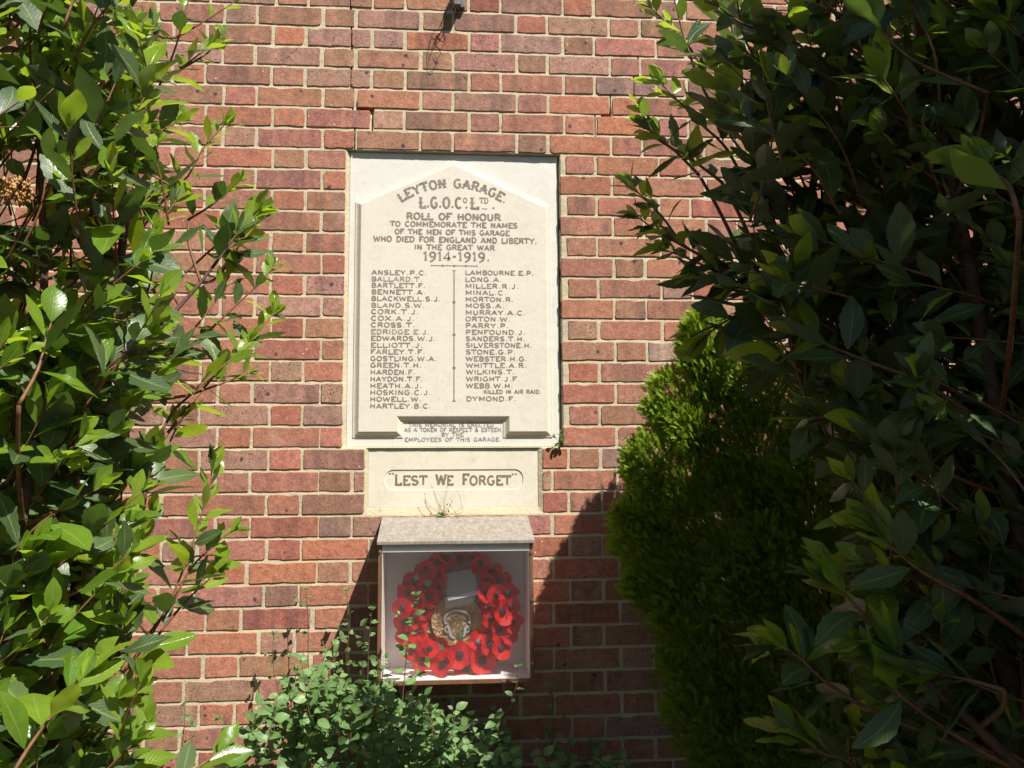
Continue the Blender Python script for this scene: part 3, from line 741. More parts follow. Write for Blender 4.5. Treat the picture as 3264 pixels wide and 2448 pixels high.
# ------------------------------------------------------------------ wreath
wre = thing('poppy_wreath', 'ring of red paper poppies round a gold foil disc inside the display case', 'wreath')
M_RED = mat_leaf('red paper petal', (0.46, 0.006, 0.010), (0.60, 0.012, 0.016), (0.50, 0.01, 0.01), (0.62, 0.012, 0.014), 0.6, 0.16, 0, vein=0.0, spec=0.25)
M_RED2 = mat_plain('red card ring', (0.52, 0.012, 0.018), 0.65, 0.25, 30, 0.3)
M_BLACK = mat_plain('black plastic', (0.018, 0.018, 0.024), 0.45, 0.3, 40, 0.2)
M_PLEAF = mat_plain('green paper leaf', (0.10, 0.19, 0.09), 0.6, 0.3, 60, 0.3)
M_GOLD = mat_plain('gold foil', (0.50, 0.35, 0.17), 0.38, 0.3, 28, 0.9, metallic=0.35, bd=0.012)
M_SILV = mat_plain('grey blue print', (0.42, 0.45, 0.44), 0.5, 0.1, 40, 0.1)
M_DARKPR = mat_plain('dark brown print', (0.11, 0.075, 0.05), 0.6, 0.2, 40, 0.1)
z4 = lambda x, y, d: P(1150+x/2.5517, 1600+y/2.5517, d)
cw = z4(785, 955, -0.075)
mb = MB(); n = 48; vs = []; fs = []
for i in range(n):
    a = 2*math.pi*i/n; sc_ = 1+0.05*math.cos(a*11)
    for j in range(8):
        b = 2*math.pi*j/8; r = 0.135+0.058*math.cos(b)*sc_
        vs.append((cw.x+r*math.cos(a), cw.y+0.015*math.sin(b)+0.01, cw.z+r*math.sin(a)*1.02))
for i in range(n):
    for j in range(8): fs.append((i*8+j, i*8+(j+1) % 8, ((i+1) % n)*8+(j+1) % 8, ((i+1) % n)*8+j))
mb.add(vs, fs); mb.build('ring', M_RED2, wre, smooth=True)
def petals_mesh(seed, lobes=4):
    r_ = random.Random(seed); nA, nR = 28, 5; vs = []; ph = r_.uniform(0, 6.28); cup = r_.uniform(0.05, 0.32)
    amp = [r_.uniform(0.05, 0.16) for _ in range(3)]; pq = [r_.uniform(0, 6.28) for _ in range(3)]
    for j in range(nR+1):
        t = j/nR
        for i in range(nA):
            a = 2*math.pi*i/nA
            rad = 0.0445*(0.80+0.20*abs(math.sin(lobes/2*a+ph))**0.6)*t
            h = cup*0.045*t*t+0.045*t**1.5*(amp[0]*math.sin(2*a+pq[0])*1.6+amp[1]*math.sin(3*a+pq[1])+amp[2]*math.sin(5*a+pq[2])*0.6)
            vs.append((rad*math.cos(a), -h-0.002, rad*math.sin(a)))
    fs = [(j*nA+(i+1) % nA, j*nA+i, (j+1)*nA+i, (j+1)*nA+(i+1) % nA) for j in range(nR) for i in range(nA)]
    me = bpy.data.meshes.new('poppy'); me.from_pydata(vs, [], fs); me.shade_smooth(); me.materials.append(M_RED)
    uvl = me.uv_layers.new(name='UVMap'); uvl.data.foreach_set('uv', np.full(len(me.loops)*2, 0.2, dtype=np.float32))
    return me
PM = [petals_mesh(s) for s in range(9)]
mb = MB()
pr = [(0, 0.0135), (0.0045, 0.0135), (0.0052, 0.0110), (0.0120, 0.0100), (0.0135, 0.0080), (0.0135, 0.0015)]; n = 14
vs = []; fs = []
for r_, h in pr:
    for i in range(n): a = 2*math.pi*i/n; vs.append((r_*math.cos(a), -h, r_*math.sin(a)))
for j in range(len(pr)-1):
    for i in range(n): fs.append((j*n+(i+1) % n, j*n+i, (j+1)*n+i, (j+1)*n+(i+1) % n))
mb.add(vs, fs); CM = bpy.data.meshes.new('flower_centre'); CM.from_pydata(mb.v, [], mb.f); CM.materials.append(M_BLACK); CM.validate()
pop = [(800,1245,1.15),(672,1325,1.1),(985,1290,1.2),(1135,1195,1),(1050,1160,.95),(950,1145,.9),(640,1170,.9),(425,1200,1),(505,1285,1),(365,1080,.95),(1118,1035,1.05),(1145,895,1.1),(1220,855,.9),
       (1105,750,1),(1185,740,1),(1015,735,.9),(1045,850,.9),(1225,980,.95),(1195,1085,.9),(1030,635,1.05),(1130,640,1),(970,500,.95),(525,665,1.05),(440,640,1),(625,690,.95),(555,770,1),(385,735,1),(470,800,.95),
       (630,585,.95),(530,550,1),(630,490,.95),(340,865,.95),(520,880,.9),(410,950,.95),(350,975,.9),(700,460,.95),(800,455,.95),(890,460,.95),(1060,545,1),(850,1370,.95),(1060,950,.85),(1020,1080,.85),(455,1050,1),(560,1200,.85),(590,1040,.0)]
for i, (x, y, s) in enumerate(pop):
    if s < 0.1: continue
    r_ = math.hypot(x-785, y-955)/400
    dep = -0.098-0.030*random.random()-(0.03 if y > 1100 or (x > 1080 and y > 700) else 0)
    c = z4(x, y, dep)
    o = link('poppy', PM[i % 9], parent=wre, loc=c)
    dx, dz = (x-785)/400, -(y-955)/400
    o.rotation_euler = (dz*0.5+random.gauss(0, 0.14), 0, dx*0.5+random.gauss(0, 0.16))
    e = Matrix.Rotation(random.uniform(0, 6.28), 4, 'Y'); o.matrix_local = Matrix.Translation(c) @ o.rotation_euler.to_matrix().to_4x4() @ e @ Matrix.Scale(s*0.87, 4)
    cc = link('flower_centre', CM, parent=o)
def pleaf(c, ang, s):
    mb = MB(); pts = [(0, 0), (0.010, 0.004), (0.0155, 0.013), (0.010, 0.016), (0.013, 0.026), (0.006, 0.028), (0, 0.042)]
    full = [(x, z) for x, z in pts]+[(-x, z) for x, z in pts[-2:0:-1]]
    vs = [(0, -0.002, 0.018)]+[(x, 0.002*abs(x)/0.015, z) for x, z in full]; k = len(full)
    mb.add(vs, [(0, 1+(i+1) % k, 1+i) for i in range(k)]); o = mb.build('paper_leaf', M_PLEAF, wre)
    o.matrix_local = Matrix.Translation(c) @ Matrix.Rotation(ang, 4, 'Y') @ Matrix.Rotation(0.25, 4, 'X') @ Matrix.Scale(s, 4)
for x, y, a, s in ((800, 1130, 0.1, 1.0), (655, 1240, -0.3, 1.15), (790, 1325, 3.1, 1.1), (690, 1400, 2.5, 0.9), (985, 1385, 3.0, 1.2), (1010, 1200, 0.5, 1.0), (520, 680, 0.9, 0.8), (445, 640, 0.3, 0.7)):
    pleaf(z4(x, y, -0.135), a, s)
# gold foil disc with the crest
mb = MB(); n = 40; vs = [(cw.x, cw.y-0.004, cw.z)]
g0 = z4(782, 965, -0.092)
for j in (1, 2, 3, 4, 5, 6):
    for i in range(n):
        a = 2*math.pi*i/n; r = 0.083*j/6; vs.append((g0.x+r*math.cos(a), g0.y+random.gauss(0, 0.0009), g0.z+r*math.sin(a)))
vs[0] = (g0.x, g0.y, g0.z)
fs = [(0, 1+(i+1) % n, 1+i) for i in range(n)]+[(1+(j-1)*n+(i+1) % n, 1+(j-1)*n+i, 1+j*n+i, 1+j*n+(i+1) % n)[::-1] for j in range(1, 6) for i in range(n)]
fs = [f[::-1] for f in fs]
mb.add(vs, fs); mb.build('gold_disc', M_GOLD, wre)
def crest(name, mat, strokes, w, dy):
    mb = MB(); T = lambda x, z, d: (x, g0.y-0.0045-dy-d*0.5, z)
    for st_ in strokes:
        pp = [(z4(x, y, -0.097).x, z4(x, y, -0.097).z) for x, y in st_]; ribbon(mb, pp, w, T)
    mb.build(name, mat, wre)
hs = [(786+103*math.sin(R(a)), 955-75*math.cos(R(a))) for a in range(-118, 119, 8)]
feet = [[(706+0, 1000), (722, 1040), (728, 1080), (745, 1100), (770, 1105)], [(866, 1000), (850, 1040), (842, 1080), (825, 1100), (800, 1105)]]
crest('crest_outline', M_DARKPR, [hs, feet[0], feet[1], [(706+22*math.cos(R(a)), 1037+22*math.sin(R(a))) for a in range(0, 361, 30)], [(862+22*math.cos(R(a)), 1037+22*math.sin(R(a))) for a in range(0, 361, 30)]], 0.0115, 0.0)
crest('crest_band', M_SILV, [hs, feet[0], feet[1]], 0.0078, 0.0006)
crest('crest_band', M_SILV, [[(706+22*math.cos(R(a)), 1037+22*math.sin(R(a))) for a in range(0, 361, 30)], [(862+22*math.cos(R(a)), 1037+22*math.sin(R(a))) for a in range(0, 361, 30)]], 0.0035, 0.0010)
lion = [[(762, 960), (775, 955), (780, 975)], [(812, 960), (797, 955), (792, 975)], [(786, 975), (778, 990), (786, 996), (795, 990), (786, 975)], [(768, 1000), (786, 1008), (806, 1000)], [(770, 968), (778, 968)], [(796, 968), (804, 968)]]
rl = random.Random(3)
for k in range(26):
    a = R(-150+300*k/25)+math.pi; x, y = 786+32*math.sin(-a), 975+34*math.cos(a)
    st_ = []; 
    for s_ in range(5):
        rr_ = 32+s_*9; aa = a+0.16*math.sin(s_*1.7+k); st_.append((786-rr_*math.sin(aa)*0.9, 978+rr_*math.cos(aa)*0.82))
    lion.append(st_)
for x in (770, 779, 788, 797, 806): lion.append([(x, 1010), (x+3, 1030), (x-2, 1050), (786+(x-786)*0.3, 1078)])
crest('lion_face', M_DARKPR, lion, 0.0011, 0.0016)

# ------------------------------------------------------------------ remembrance card
crd = thing('remembrance_card', 'blank white card in a clear plastic sleeve, pinned to the top of the wreath', 'card')
tg = NT('plastic sleeve'); trn = tg.N('BsdfTransparent'); trn.inputs[0].default_value = (0.80, 0.82, 0.82, 1)
gls = tg.N('BsdfPrincipled'); gls.inputs['Base Color'].default_value = (0.24, 0.25, 0.25, 1); gls.inputs['Roughness'].default_value = 0.25
m1 = tg.N('MixShader'); m1.inputs[0].default_value = 0.18; tg.L(trn.outputs[0], m1.inputs[1]); tg.L(gls.outputs[0], m1.inputs[2]); tg.L(m1.outputs[0], tg.out.inputs[0])
def quad_panel(name, mat, cs, d, th):
    mb = MB(); a = [z4(x, y, dd) for x, y, dd in cs]; b = [v+Vector((0, th, 0)) for v in a]; mb.hexa(a, b); return mb.build(name, mat, crd)
M_CARD = mat_plain('white card', (0.92, 0.92, 0.92), 0.6, 0.03, 20, 0.05); M_PRINT = mat_plain('faint grey print', (0.30, 0.30, 0.32), 0.6, 0.1, 40, 0.1)
DK = -0.124
quad_panel('card', M_CARD, [(710, 803, DK), (955, 750, DK), (920, 540, DK+0.012), (677, 586, DK+0.012)], 0, 0.0012)
quad_panel('sleeve', tg.m, [(692, 872, DK-0.002), (990, 815, DK-0.002), (945, 458, DK+0.010), (638, 492, DK+0.010)], 0, 0.0004)
mb = MB(); T = lambda x, z, d: (x, DK-0.0005-d, z)
c = z4(733, 768, DK)
ribbon(mb, [(c.x+0.0068*math.cos(R(a)), c.z+0.0068*math.sin(R(a))) for a in range(0, 361, 30)], 0.0012, T); ribbon(mb, [(c.x-0.002, c.z), (c.x+0.002, c.z)], 0.004, T)
a = z4(805, 765, DK); b = z4(945, 742, DK)
for wd, t0, t1 in (('n', 0.0, 0.16), ('w', 0.25, 1.0)):
    pts = []
    for i in range(int((t1-t0)*40)):
        t = t0+i/40; pts.append((a.x+(b.x-a.x)*t, a.z+(b.z-a.z)*t+0.0016*math.sin(i*1.9)+(0.002 if i in (0, 1) else 0)))
    ribbon(mb, pts, 0.0006, T)
mb.build('card_print', M_PRINT, crd)

# ------------------------------------------------------------------ leaves
def leaf_mesh(kind, seed, L=1.0):
    """unit-length leaf: base at origin, along +Y, upper side +Z"""
    r_ = random.Random(seed); ns = 12
    wmax = {'old': r_.uniform(0.18, 0.25), 'young': r_.uniform(0.175, 0.25), 'weed': r_.uniform(0.25, 0.33)}[kind]
    peak = {'old': 0.50, 'young': 0.52, 'weed': 0.42}[kind]
    curl = {'old': r_.uniform(-0.14, 0.24), 'young': r_.uniform(-0.12, 0.26), 'weed': r_.uniform(0.0, 0.25)}[kind]
    fold = r_.uniform(0.05, 0.30); wav = r_.uniform(0.0, 0.05); ph = r_.uniform(0, 6.28); bend = r_.gauss(0, 0.05)
    vs, uvs = [], []
    pet = 0.07
    for i in range(ns+1):
        t = i/ns
        w = wmax*math.sin(math.pi*t**(math.log(0.5)/math.log(peak)))**0.88
        w = max(w, 0.006)
        y = pet+t*(1-pet); zc = -curl*t*t; xc = bend*math.sin(t*3.1)
        se = (0.010 if kind == 'old' else 0.004)*(1 if i % 2 else -1)
        for sx_ in (-1, 0, 1):
            ww = (w+se)*sx_ if 0 < i < ns else w*sx_
            zz = zc+abs(sx_)*w*fold+wav*sx_*math.sin(t*9+ph)*(w/wmax)
            vs.append((xc+ww, y, zz)); uvs.append((0.5+0.5*sx_, t))
    fs = []
    for i in range(ns):
        for j in range(2): a = i*3+j; fs.append((a, a+1, a+4, a+3))
    k = len(vs); vs += [(-0.008, 0, 0), (0.008, 0, 0)]; uvs += [(0.5, 0), (0.5, 0)]; fs.append((k, k+1, 2, 0))
    return vs, fs, uvs
LV = {k: [leaf_mesh(k, 100*i+len(k)) for i in range(12)] for k in ('old', 'young', 'weed')}
LMAT = {'old': M_OLD, 'young': M_YOUNG, 'weed': M_WEED}
LME = {}
for k in LV:
    LME[k] = []
    for vs, fs, uvs in LV[k]:
        me = bpy.data.meshes.new(k+'_leaf'); me.from_pydata(vs, [], fs); me.shade_smooth(); me.materials.append(LMAT[k])
        u_ = me.uv_layers.new(name='UVMap'); li = np.zeros(len(me.loops), dtype=np.int32); me.loops.foreach_get('vertex_index', li)
        u_.data.foreach_set('uv', np.array(uvs, dtype=np.float32)[li].ravel()); LME[k].append(me)
def leaf_mat(base, d, nrm, size, roll=0.0):
    d = d.normalized(); nrm = nrm.normalized()+SUN*0.75+Vector((0, -0.25, 0)); z = (nrm-d*nrm.dot(d))
    z = z.normalized() if z.length > 1e-4 else d.orthogonal().normalized()
    x = d.cross(z); m = Matrix((x, d, z)).transposed().to_4x4()
    if roll: m = m @ Matrix.Rotation(roll, 4, 'Y')
    m = m @ Matrix.Scale(size, 4); m.translation = base; return m
class Leaves:
    def __init__(s): s.items = []
    def add(s, kind, base, d, nrm, size, roll=0.0, pri=0.0):
        s.items.append((kind, random.randrange(12), leaf_mat(base, d, nrm, size, roll), size, pri))
    def trim(s, px):
        s.items = [it for it in s.items if not (proj(it[2].translation)[2] > 0.1 and it[3]/proj(it[2].translation)[2]*F_PX > px and -400 < proj(it[2].translation)[0] < 3700)]
    def finish(s, root, nmax, part='leaf', rest='massed_leaves', tag_=None):
        sc = []
        for i, (k, v, m, size, pri) in enumerate(s.items):
            tip = m @ Vector((0, 0.5, 0)); x, y, z = proj(tip)
            ok = 0 < x < 3264 and 0 < y < 2448
            sc.append((-(size/z*(1 if ok else 0)*(1+pri)), i))
        sc.sort(); single = [i for q_, i in sc[:nmax] if q_ < 0]; ss = set(single)
        for i in single:
            k, v, m, size, pri = s.items[i]
            o = link(part, LME[k][v], parent=root); o.matrix_local = m
        by = {}
        for i, it in enumerate(s.items):
            if i not in ss: by.setdefault(it[0], []).append(it)
        if not by: return
        VV, LI, LS, UV, RN_, MI = [], [], [], [], [], []; nv = 0; nl = 0; mats = []
        for mi, (k, its) in enumerate(by.items()):
            mats.append(LMAT[k])
            for (kk_, v, m, size, pri) in its:
                vs, fs, uvs = LV[k][v]; A = np.array(vs); Mx = np.array(m)
                VV.append(A @ Mx[:3, :3].T+Mx[:3, 3]); r_ = random.random()
                RN_.append(np.full(len(vs), r_))
                for f in fs:
                    LS.append(nl); nl += len(f); LI += [q_+nv for q_ in f]; UV += [uvs[q_] for q_ in f]; MI.append(mi)
                nv += len(vs)
        me = bpy.data.meshes.new(rest); V_ = np.concatenate(VV).astype(np.float32)
        me.vertices.add(len(V_)); me.vertices.foreach_set('co', V_.ravel()); me.loops.add(len(LI)); me.loops.foreach_set('vertex_index', np.array(LI, dtype=np.int32))
        me.polygons.add(len(LS)); me.polygons.foreach_set('loop_start', np.array(LS, dtype=np.int32)); me.update(); 
        u_ = me.uv_layers.new(name='UVMap'); u_.data.foreach_set('uv', np.array(UV, dtype=np.float32).ravel())
        a_ = me.attributes.new('rnd', 'FLOAT', 'POINT'); a_.data.foreach_set('value', np.concatenate(RN_).astype(np.float32))
        for m_ in mats: me.materials.append(m_)
        me.polygons.foreach_set('material_index', np.array(MI, dtype=np.int32)); me.shade_smooth(); me.update()
        o = link(rest, me, parent=root); o['kind'] = 'stuff'
UPV = Vector((0, 0, 1))
def shoot(lv, stems, pts, nl, size, young=0.5, oldsize=None, r0=0.0035, tipn=4, spread=0.9, pri=0.0, start=0.25):
    """one leafy shoot along world points; returns nothing, adds leaves and a stem"""
    sp = smooth_line(pts, 4); n = len(sp)
    stems.append((sp, r0, r0*0.35))
    ph = random.uniform(0, 6.28)
    def at(t):
        f = t*(n-1); i = min(int(f), n-2); return sp[i].lerp(sp[i+1], f-i), (sp[i+1]-sp[i]).normalized()
    for k in range(nl):
        t = start+(1-start)*(k/max(1, nl-1))**0.8
        p, ax = at(min(t, 0.999)); ph += 2.4
        a = ax.orthogonal().normalized(); a = Matrix.Rotation(ph, 3, ax) @ a
        top = t > 0.62
        ang = random.uniform(0.45, 0.85)*spread if top else random.uniform(0.8, 1.25)*spread
        d = ax*math.cos(ang)+a*math.sin(ang)
        if not top: d += Vector((0, 0, random.uniform(-0.35, 0.05)))
        d += Vector((random.gauss(0, .12), random.gauss(0, .12), random.gauss(0, .12)))
        d.normalize()
        isy = random.random() < (young if top else young*0.35)
        sz = size*random.uniform(0.75, 1.15) if (top or oldsize is None) else oldsize*random.uniform(0.75, 1.2)
        nrm = ax*1.0+UPV*0.4 if top else UPV+ax*0.5
        lv.add('young' if isy else 'old', p, d, nrm, sz, random.gauss(0, 0.35), pri)
    p, ax = at(0.999)
    for k in range(tipn):
        ph += 2.0; a = Matrix.Rotation(ph, 3, ax) @ ax.orthogonal().normalized(); ang = random.uniform(0.15, 0.6)
        d = ax*math.cos(ang)+a*math.sin(ang)
        lv.add('young' if random.random() < young+0.3 else 'old', p, d, ax-d*0.5+a*-0.6, size*random.uniform(0.45, 0.95), random.gauss(0, .3), pri)
def build_stems(stems, root, nsingle, name='stem', mat=None):
    stems = sorted(stems, key=lambda s: -s[1]); rest = MB()
    for i, (sp, r0, r1) in enumerate(stems):
        if i < nsingle: mb = MB(); mb.tube(sp, r0, r1, 6); mb.build(name, M_BARK if r0 > 0.006 else M_TWIG, root, smooth=True)
        else: rest.tube(sp, r0, r1, 5)
    if rest.v: o = rest.build('fine_twigs', mat or M_TWIG, root, smooth=True); o['kind'] = 'stuff'
def px_path(lst, d0, d1):
    n = len(lst); return [P(x, y, -(d0+(d1-d0)*i/max(1, n-1))) for i, (x, y) in enumerate(lst)]
def pw(poly_pts, d): return [P(x, y, -d) for x, y in poly_pts]

def shade_on(p, d):
    """picture point where the sun's shadow of p falls on the plane at distance d before the wall"""
    return proj(Vector(p)-SUN*((-d-p.y)/(-SUN.y)))
LITCON = [(1850, 820), (2500, 820), (2640, 1200), (2430, 1480), (2200, 1540), (1850, 1800)]
LITFR = [(1800, -300), (2980, -300), (2860, 300), (2520, 720), (1800, 900)]
def blocks_sun(p):
    x, y, _ = shade_on(p, 0.0)
    lim = np.interp(x, [1640, 1700, 1740, 1880, 2000, 3264], [2230, 2150, 1930, 1700, 1540, 1150])
    if y < lim and y > -200: return True
    if x < 1500 and y < 2640: return True
    if x < 1700 and y < 2230: return True
    if -p.y > 1.36:
        x, y, _ = shade_on(p, 1.28)
        if inside(LITFR, x, y): return True
    x, y, _ = shade_on(p, 0.42)
    if x < 1560 and 0 < y < 2620: return True
    x, y, _ = shade_on(p, 0.36)
    return inside(LITCON, x, y)
def bush(root, explicit, poly, nfill, depth, aim, size, old, young_f, limbs, add_d=0.0, rule=None):
    lv = Leaves(); stems = []
    for l in limbs: stems.append((smooth_line([P(x, y, -d-add_d) for x, y, d in l[0]], 4), l[1], l[2]))
    lpts = [(p, i) for i, (sp, a_, b_) in enumerate(stems) for p in sp]
    for e in explicit:
        path, d0, d1, nl, sz, yg = e[:6]; d0 += add_d; d1 += add_d
        pth = px_path(path, d0, d1)
        near = [p for p, i in lpts if p.z < pth[0].z-0.01 and (p-pth[0]).length < 0.45]
        if near:
            dr = (pth[1]-pth[0]).normalized()
            q_ = min(near, key=lambda p: (p-pth[0]).length*(2.2-1.8*(pth[0]-p).normalized().dot(dr)))
            stems.append((smooth_line([q_, q_.lerp(pth[0], 0.6)-dr*0.01, pth[0]], 4), 0.0042, 0.0034))
        shoot(lv, stems, pth, int(nl*1.9), sz*0.92, min(1, yg+0.25 if not rule else yg+0.1), oldsize=sz*(e[6] if len(e) > 6 else 1.25), pri=3.0, start=0.12)
    xs_ = [p[0] for p in poly]; ys_ = [p[1] for p in poly]; k = 0
    while k < nfill:
        x, y = random.uniform(min(xs_), max(xs_)), random.uniform(min(ys_), max(ys_))
        if not inside(poly, x, y): continue
        k += 1
        d = depth(x, y)
        tip = P(x, y, -d)
        if rule and rule(tip): continue
        if rule and 0 < y < 1050 and random.random() < 0.25: continue
        av = Vector(aim(x, y)); av += Vector((random.gauss(0, .35), random.gauss(0, .35), random.gauss(0, .3))); av.normalize()
        ln = random.uniform(0.12, 0.26); mid = tip-av*ln*0.5+Vector((random.gauss(0, .012), random.gauss(0, .012), -0.01)); base = tip-av*ln+Vector((0, 0.01, -0.02))
        if rule and (rule(base) or rule(mid)): continue
        yg = young_f(x, y) if callable(young_f) else young_f
        shoot(lv, stems, [base, mid, tip], random.randint(6, 9), size*random.uniform(0.75, 1.2), yg, oldsize=old, r0=0.0028, tipn=3, start=0.15)
    for l in limbs:       # the limbs carry leaves to their ends
        pth = [P(x, y, -d-add_d) for x, y, d in l[0]][-2:]
        shoot(lv, [], [pth[0].lerp(pth[1], 0.4), pth[0].lerp(pth[1], 0.75), pth[1]], 16, size*1.1, 0.5, oldsize=old, pri=1.5, start=0.0)
    build_stems(stems, root, len(limbs)+2*len(explicit))
    if rule:      # unseen loose leaves right of and behind the camera, added to shade the bush
        k = 0
        while k < 7000:
            p = Vector((random.uniform(1.7, 4.3), random.uniform(-3.8, -1.2), random.uniform(0.2, 4.4)))
            x, y, z = proj(p)
            if (z > 0.05 and -300 < x < 3450) or rule(p): 
                k += 1; continue
            lv.add('old', p, Vector((random.gauss(0, 1), random.gauss(0, 1), random.gauss(0, 1))), UPV, random.uniform(0.14, 0.22)); k += 1
    if rule: lv.items = [it for it in lv.items if it[4] > 1 or not rule(it[2].translation)]
    lv.trim(250)
    sx, sy = 45, 605
    if not rule: lv.items = [it for it in lv.items if not (math.hypot(proj(it[2] @ Vector((0, .5, 0)))[0]-sx, proj(it[2] @ Vector((0, .5, 0)))[1]-sy) < 125 and it[2].translation.y < -1.05) and not (it[2].translation.y < -1.42 and math.hypot(shade_on(it[2].translation, 1.40)[0]-sx, shade_on(it[2].translation, 1.40)[1]-sy) < 190)]
    lv.finish(root, 300)
    return lv

# left bush ---------------------------------------------------------
lb = thing('evergreen_bush', 'sunlit bright green evergreen bush left of the tablet, bearing a brown seed head', 'bush')
EXL = [
 ([(430, 420), (500, 290), (560, 150), (600, 0), (625, -90)], .55, .50, 9, .075, .5),
 ([(560, 120), (640, 75), (745, 8)], .50, .46, 3, .055, .6),
 ([(520, 260), (600, 200), (665, 150)], .52, .48, 4, .060, .8),
 ([(560, 230), (660, 170), (705, 118)], .50, .46, 3, .055, .8),
 ([(300, 560), (400, 480), (500, 425), (560, 390)], .75, .65, 6, .085, .6),
 ([(430, 760), (520, 640), (600, 560), (650, 470), (715, 400)], .55, .50, 10, .070, .8),
 ([(600, 700), (680, 650), (760, 580)], .50, .48, 5, .060, .8),
 ([(560, 900), (680, 790), (760, 740), (815, 680)], .50, .45, 7, .075, .7),
 ([(700, 880), (765, 780), (830, 700)], .45, .42, 6, .075, .7),
 ([(450, 1200), (560, 1110), (650, 1010), (705, 930), (740, 850)], .60, .48, 9, .075, .5, 1.5),
 ([(660, 1060), (750, 975), (840, 890), (870, 850)], .52, .44, 7, .060, .6),
 ([(680, 1200), (770, 1110), (830, 1050), (870, 1000)], .50, .44, 6, .065, .7),
 ([(560, 1300), (640, 1230), (730, 1150), (790, 1090)], .60, .50, 6, .070, .7, 1.6),
 ([(600, 1260), (700, 1225), (790, 1190)], .60, .50, 4, .060, .6),
 ([(440, 1560), (520, 1450), (560, 1370), (585, 1330)], .65, .55, 6, .060, .8, 1.6),
 ([(400, 2150), (520, 1960), (590, 1800), (640, 1650), (680, 1500)], .60, .46, 12, .078, .6, 1.4),
 ([(550, 1920), (610, 1810), (680, 1740), (740, 1690)], .52, .46, 6, .062, .8),
 ([(500, 2030), (580, 1930), (640, 1870), (690, 1820)], .55, .48, 5, .085, .6),
 ([(180, 2130), (270, 1990), (360, 1840), (420, 1740)], .95, .85, 8, .095, .7),
 ([(180, 2130), (120, 2010), (60, 1910), (40, 1860)], .95, .90, 6, .080, .8),
 ([(20, 2500), (100, 2370), (190, 2250), (260, 2170)], 1.3, 1.2, 6, .095, .8),
 ([(560, 2500), (640, 2440), (700, 2395)], 1.2, 1.15, 4, .075, 1.0),
 ([(60, 1290), (120, 1180), (150, 1070), (170, 1010)], 1.15, 1.05, 7, .095, .8),
 ([(250, 1560), (240, 1460), (190, 1330), (150, 1280)], 1.0, .9, 6, .085, .6),
 ([(190, 1520), (270, 1400), (330, 1290), (370, 1230)], .95, .8, 7, .085, .8),
 ([(200, 1330), (290, 1180), (360, 1050), (400, 930)], .9, .7, 9, .080, .7, 1.5),
 ([(150, 860), (190, 640), (230, 420), (240, 260)], .9, .8, 9, .085, .8),
 ([(250, 560), (300, 380), (350, 220), (400, 80)], .75, .6, 9, .085, .7),
 ([(60, 620), (120, 440), (150, 260), (180, 130)], .9, .8, 8, .090, .8),
 ([(330, 980), (400, 860), (480, 760), (560, 640)], .7, .6, 8, .080, .6, 1.5),
 ([(380, 1250), (420, 1130), (450, 1000), (470, 900)], .75, .6, 8, .070, .7),
]
PL = [(-500, -500), (440, -500), (440, 0), (450, 260), (530, 560), (500, 780), (570, 900), (540, 1080), (560, 1240), (450, 1340), (430, 1500), (480, 1640), (420, 1760), (430, 1950), (440, 2150), (500, 2260), (500, 2400), (600, 2700), (-500, 2700)]
limbsL = [([(150, 2900, .9), (230, 2000, .85), (330, 1300, .8), (400, 700, .75), (480, 100, .65)], 0.016, 0.006),
          ([(100, 2900, .9), (260, 2300, .8), (420, 1800, .7), (480, 1450, .65)], 0.012, 0.004),
          ([(120, 2900, .95), (60, 1900, 1.0), (140, 1100, .95), (120, 300, .9)], 0.014, 0.005),
          ([(330, 1300, .8), (500, 1060, .66), (640, 900, .56), (760, 740, .5)], 0.007, 0.003),
          ([(300, 1500, .8), (420, 1280, .7), (560, 1130, .62)], 0.007, 0.004)]
bush(lb, EXL, PL, 720, lambda x, y: random.uniform(0.85, 1.55), lambda x, y: (0.6, -0.2, 0.7), 0.066, 0.105, 0.70, limbsL, 0.38)
# dried seed head of the left bush
M_SEED = mat_plain('dry brown bud', (0.42, 0.22, 0.07), 0.7, 0.5, 60, 0.4)
mb = MB(); sc0 = P(42, 606, -1.40); rs = random.Random(5)
for k in range(150):
    a = rs.uniform(0, 6.28); b = rs.uniform(-1, 1); r = 0.030*rs.random()**0.33
    c = sc0+Vector((r*math.cos(a)*1.25*math.sqrt(1-b*b), r*math.sin(a)*math.sqrt(1-b*b), r*b*0.95)); s_ = rs.uniform(0.0028, 0.0046)
    vs = [c+Vector(v)*s_ for v in ((0, 0, 1.3), (1, 0, 0), (0, 1, 0), (-1, 0, 0), (0, -1, 0), (0, 0, -1.2), (.7, .7, .5), (-.7, -.7, .5), (.7, -.7, -.4))][:6]
    mb.add(vs, [(0, 1, 2), (0, 2, 3), (0, 3, 4), (0, 4, 1), (5, 2, 1), (5, 3, 2), (5, 4, 3), (5, 1, 4)])
o = mb.build('seed_head', M_SEED, lb, smooth=True); o['kind'] = 'stuff'

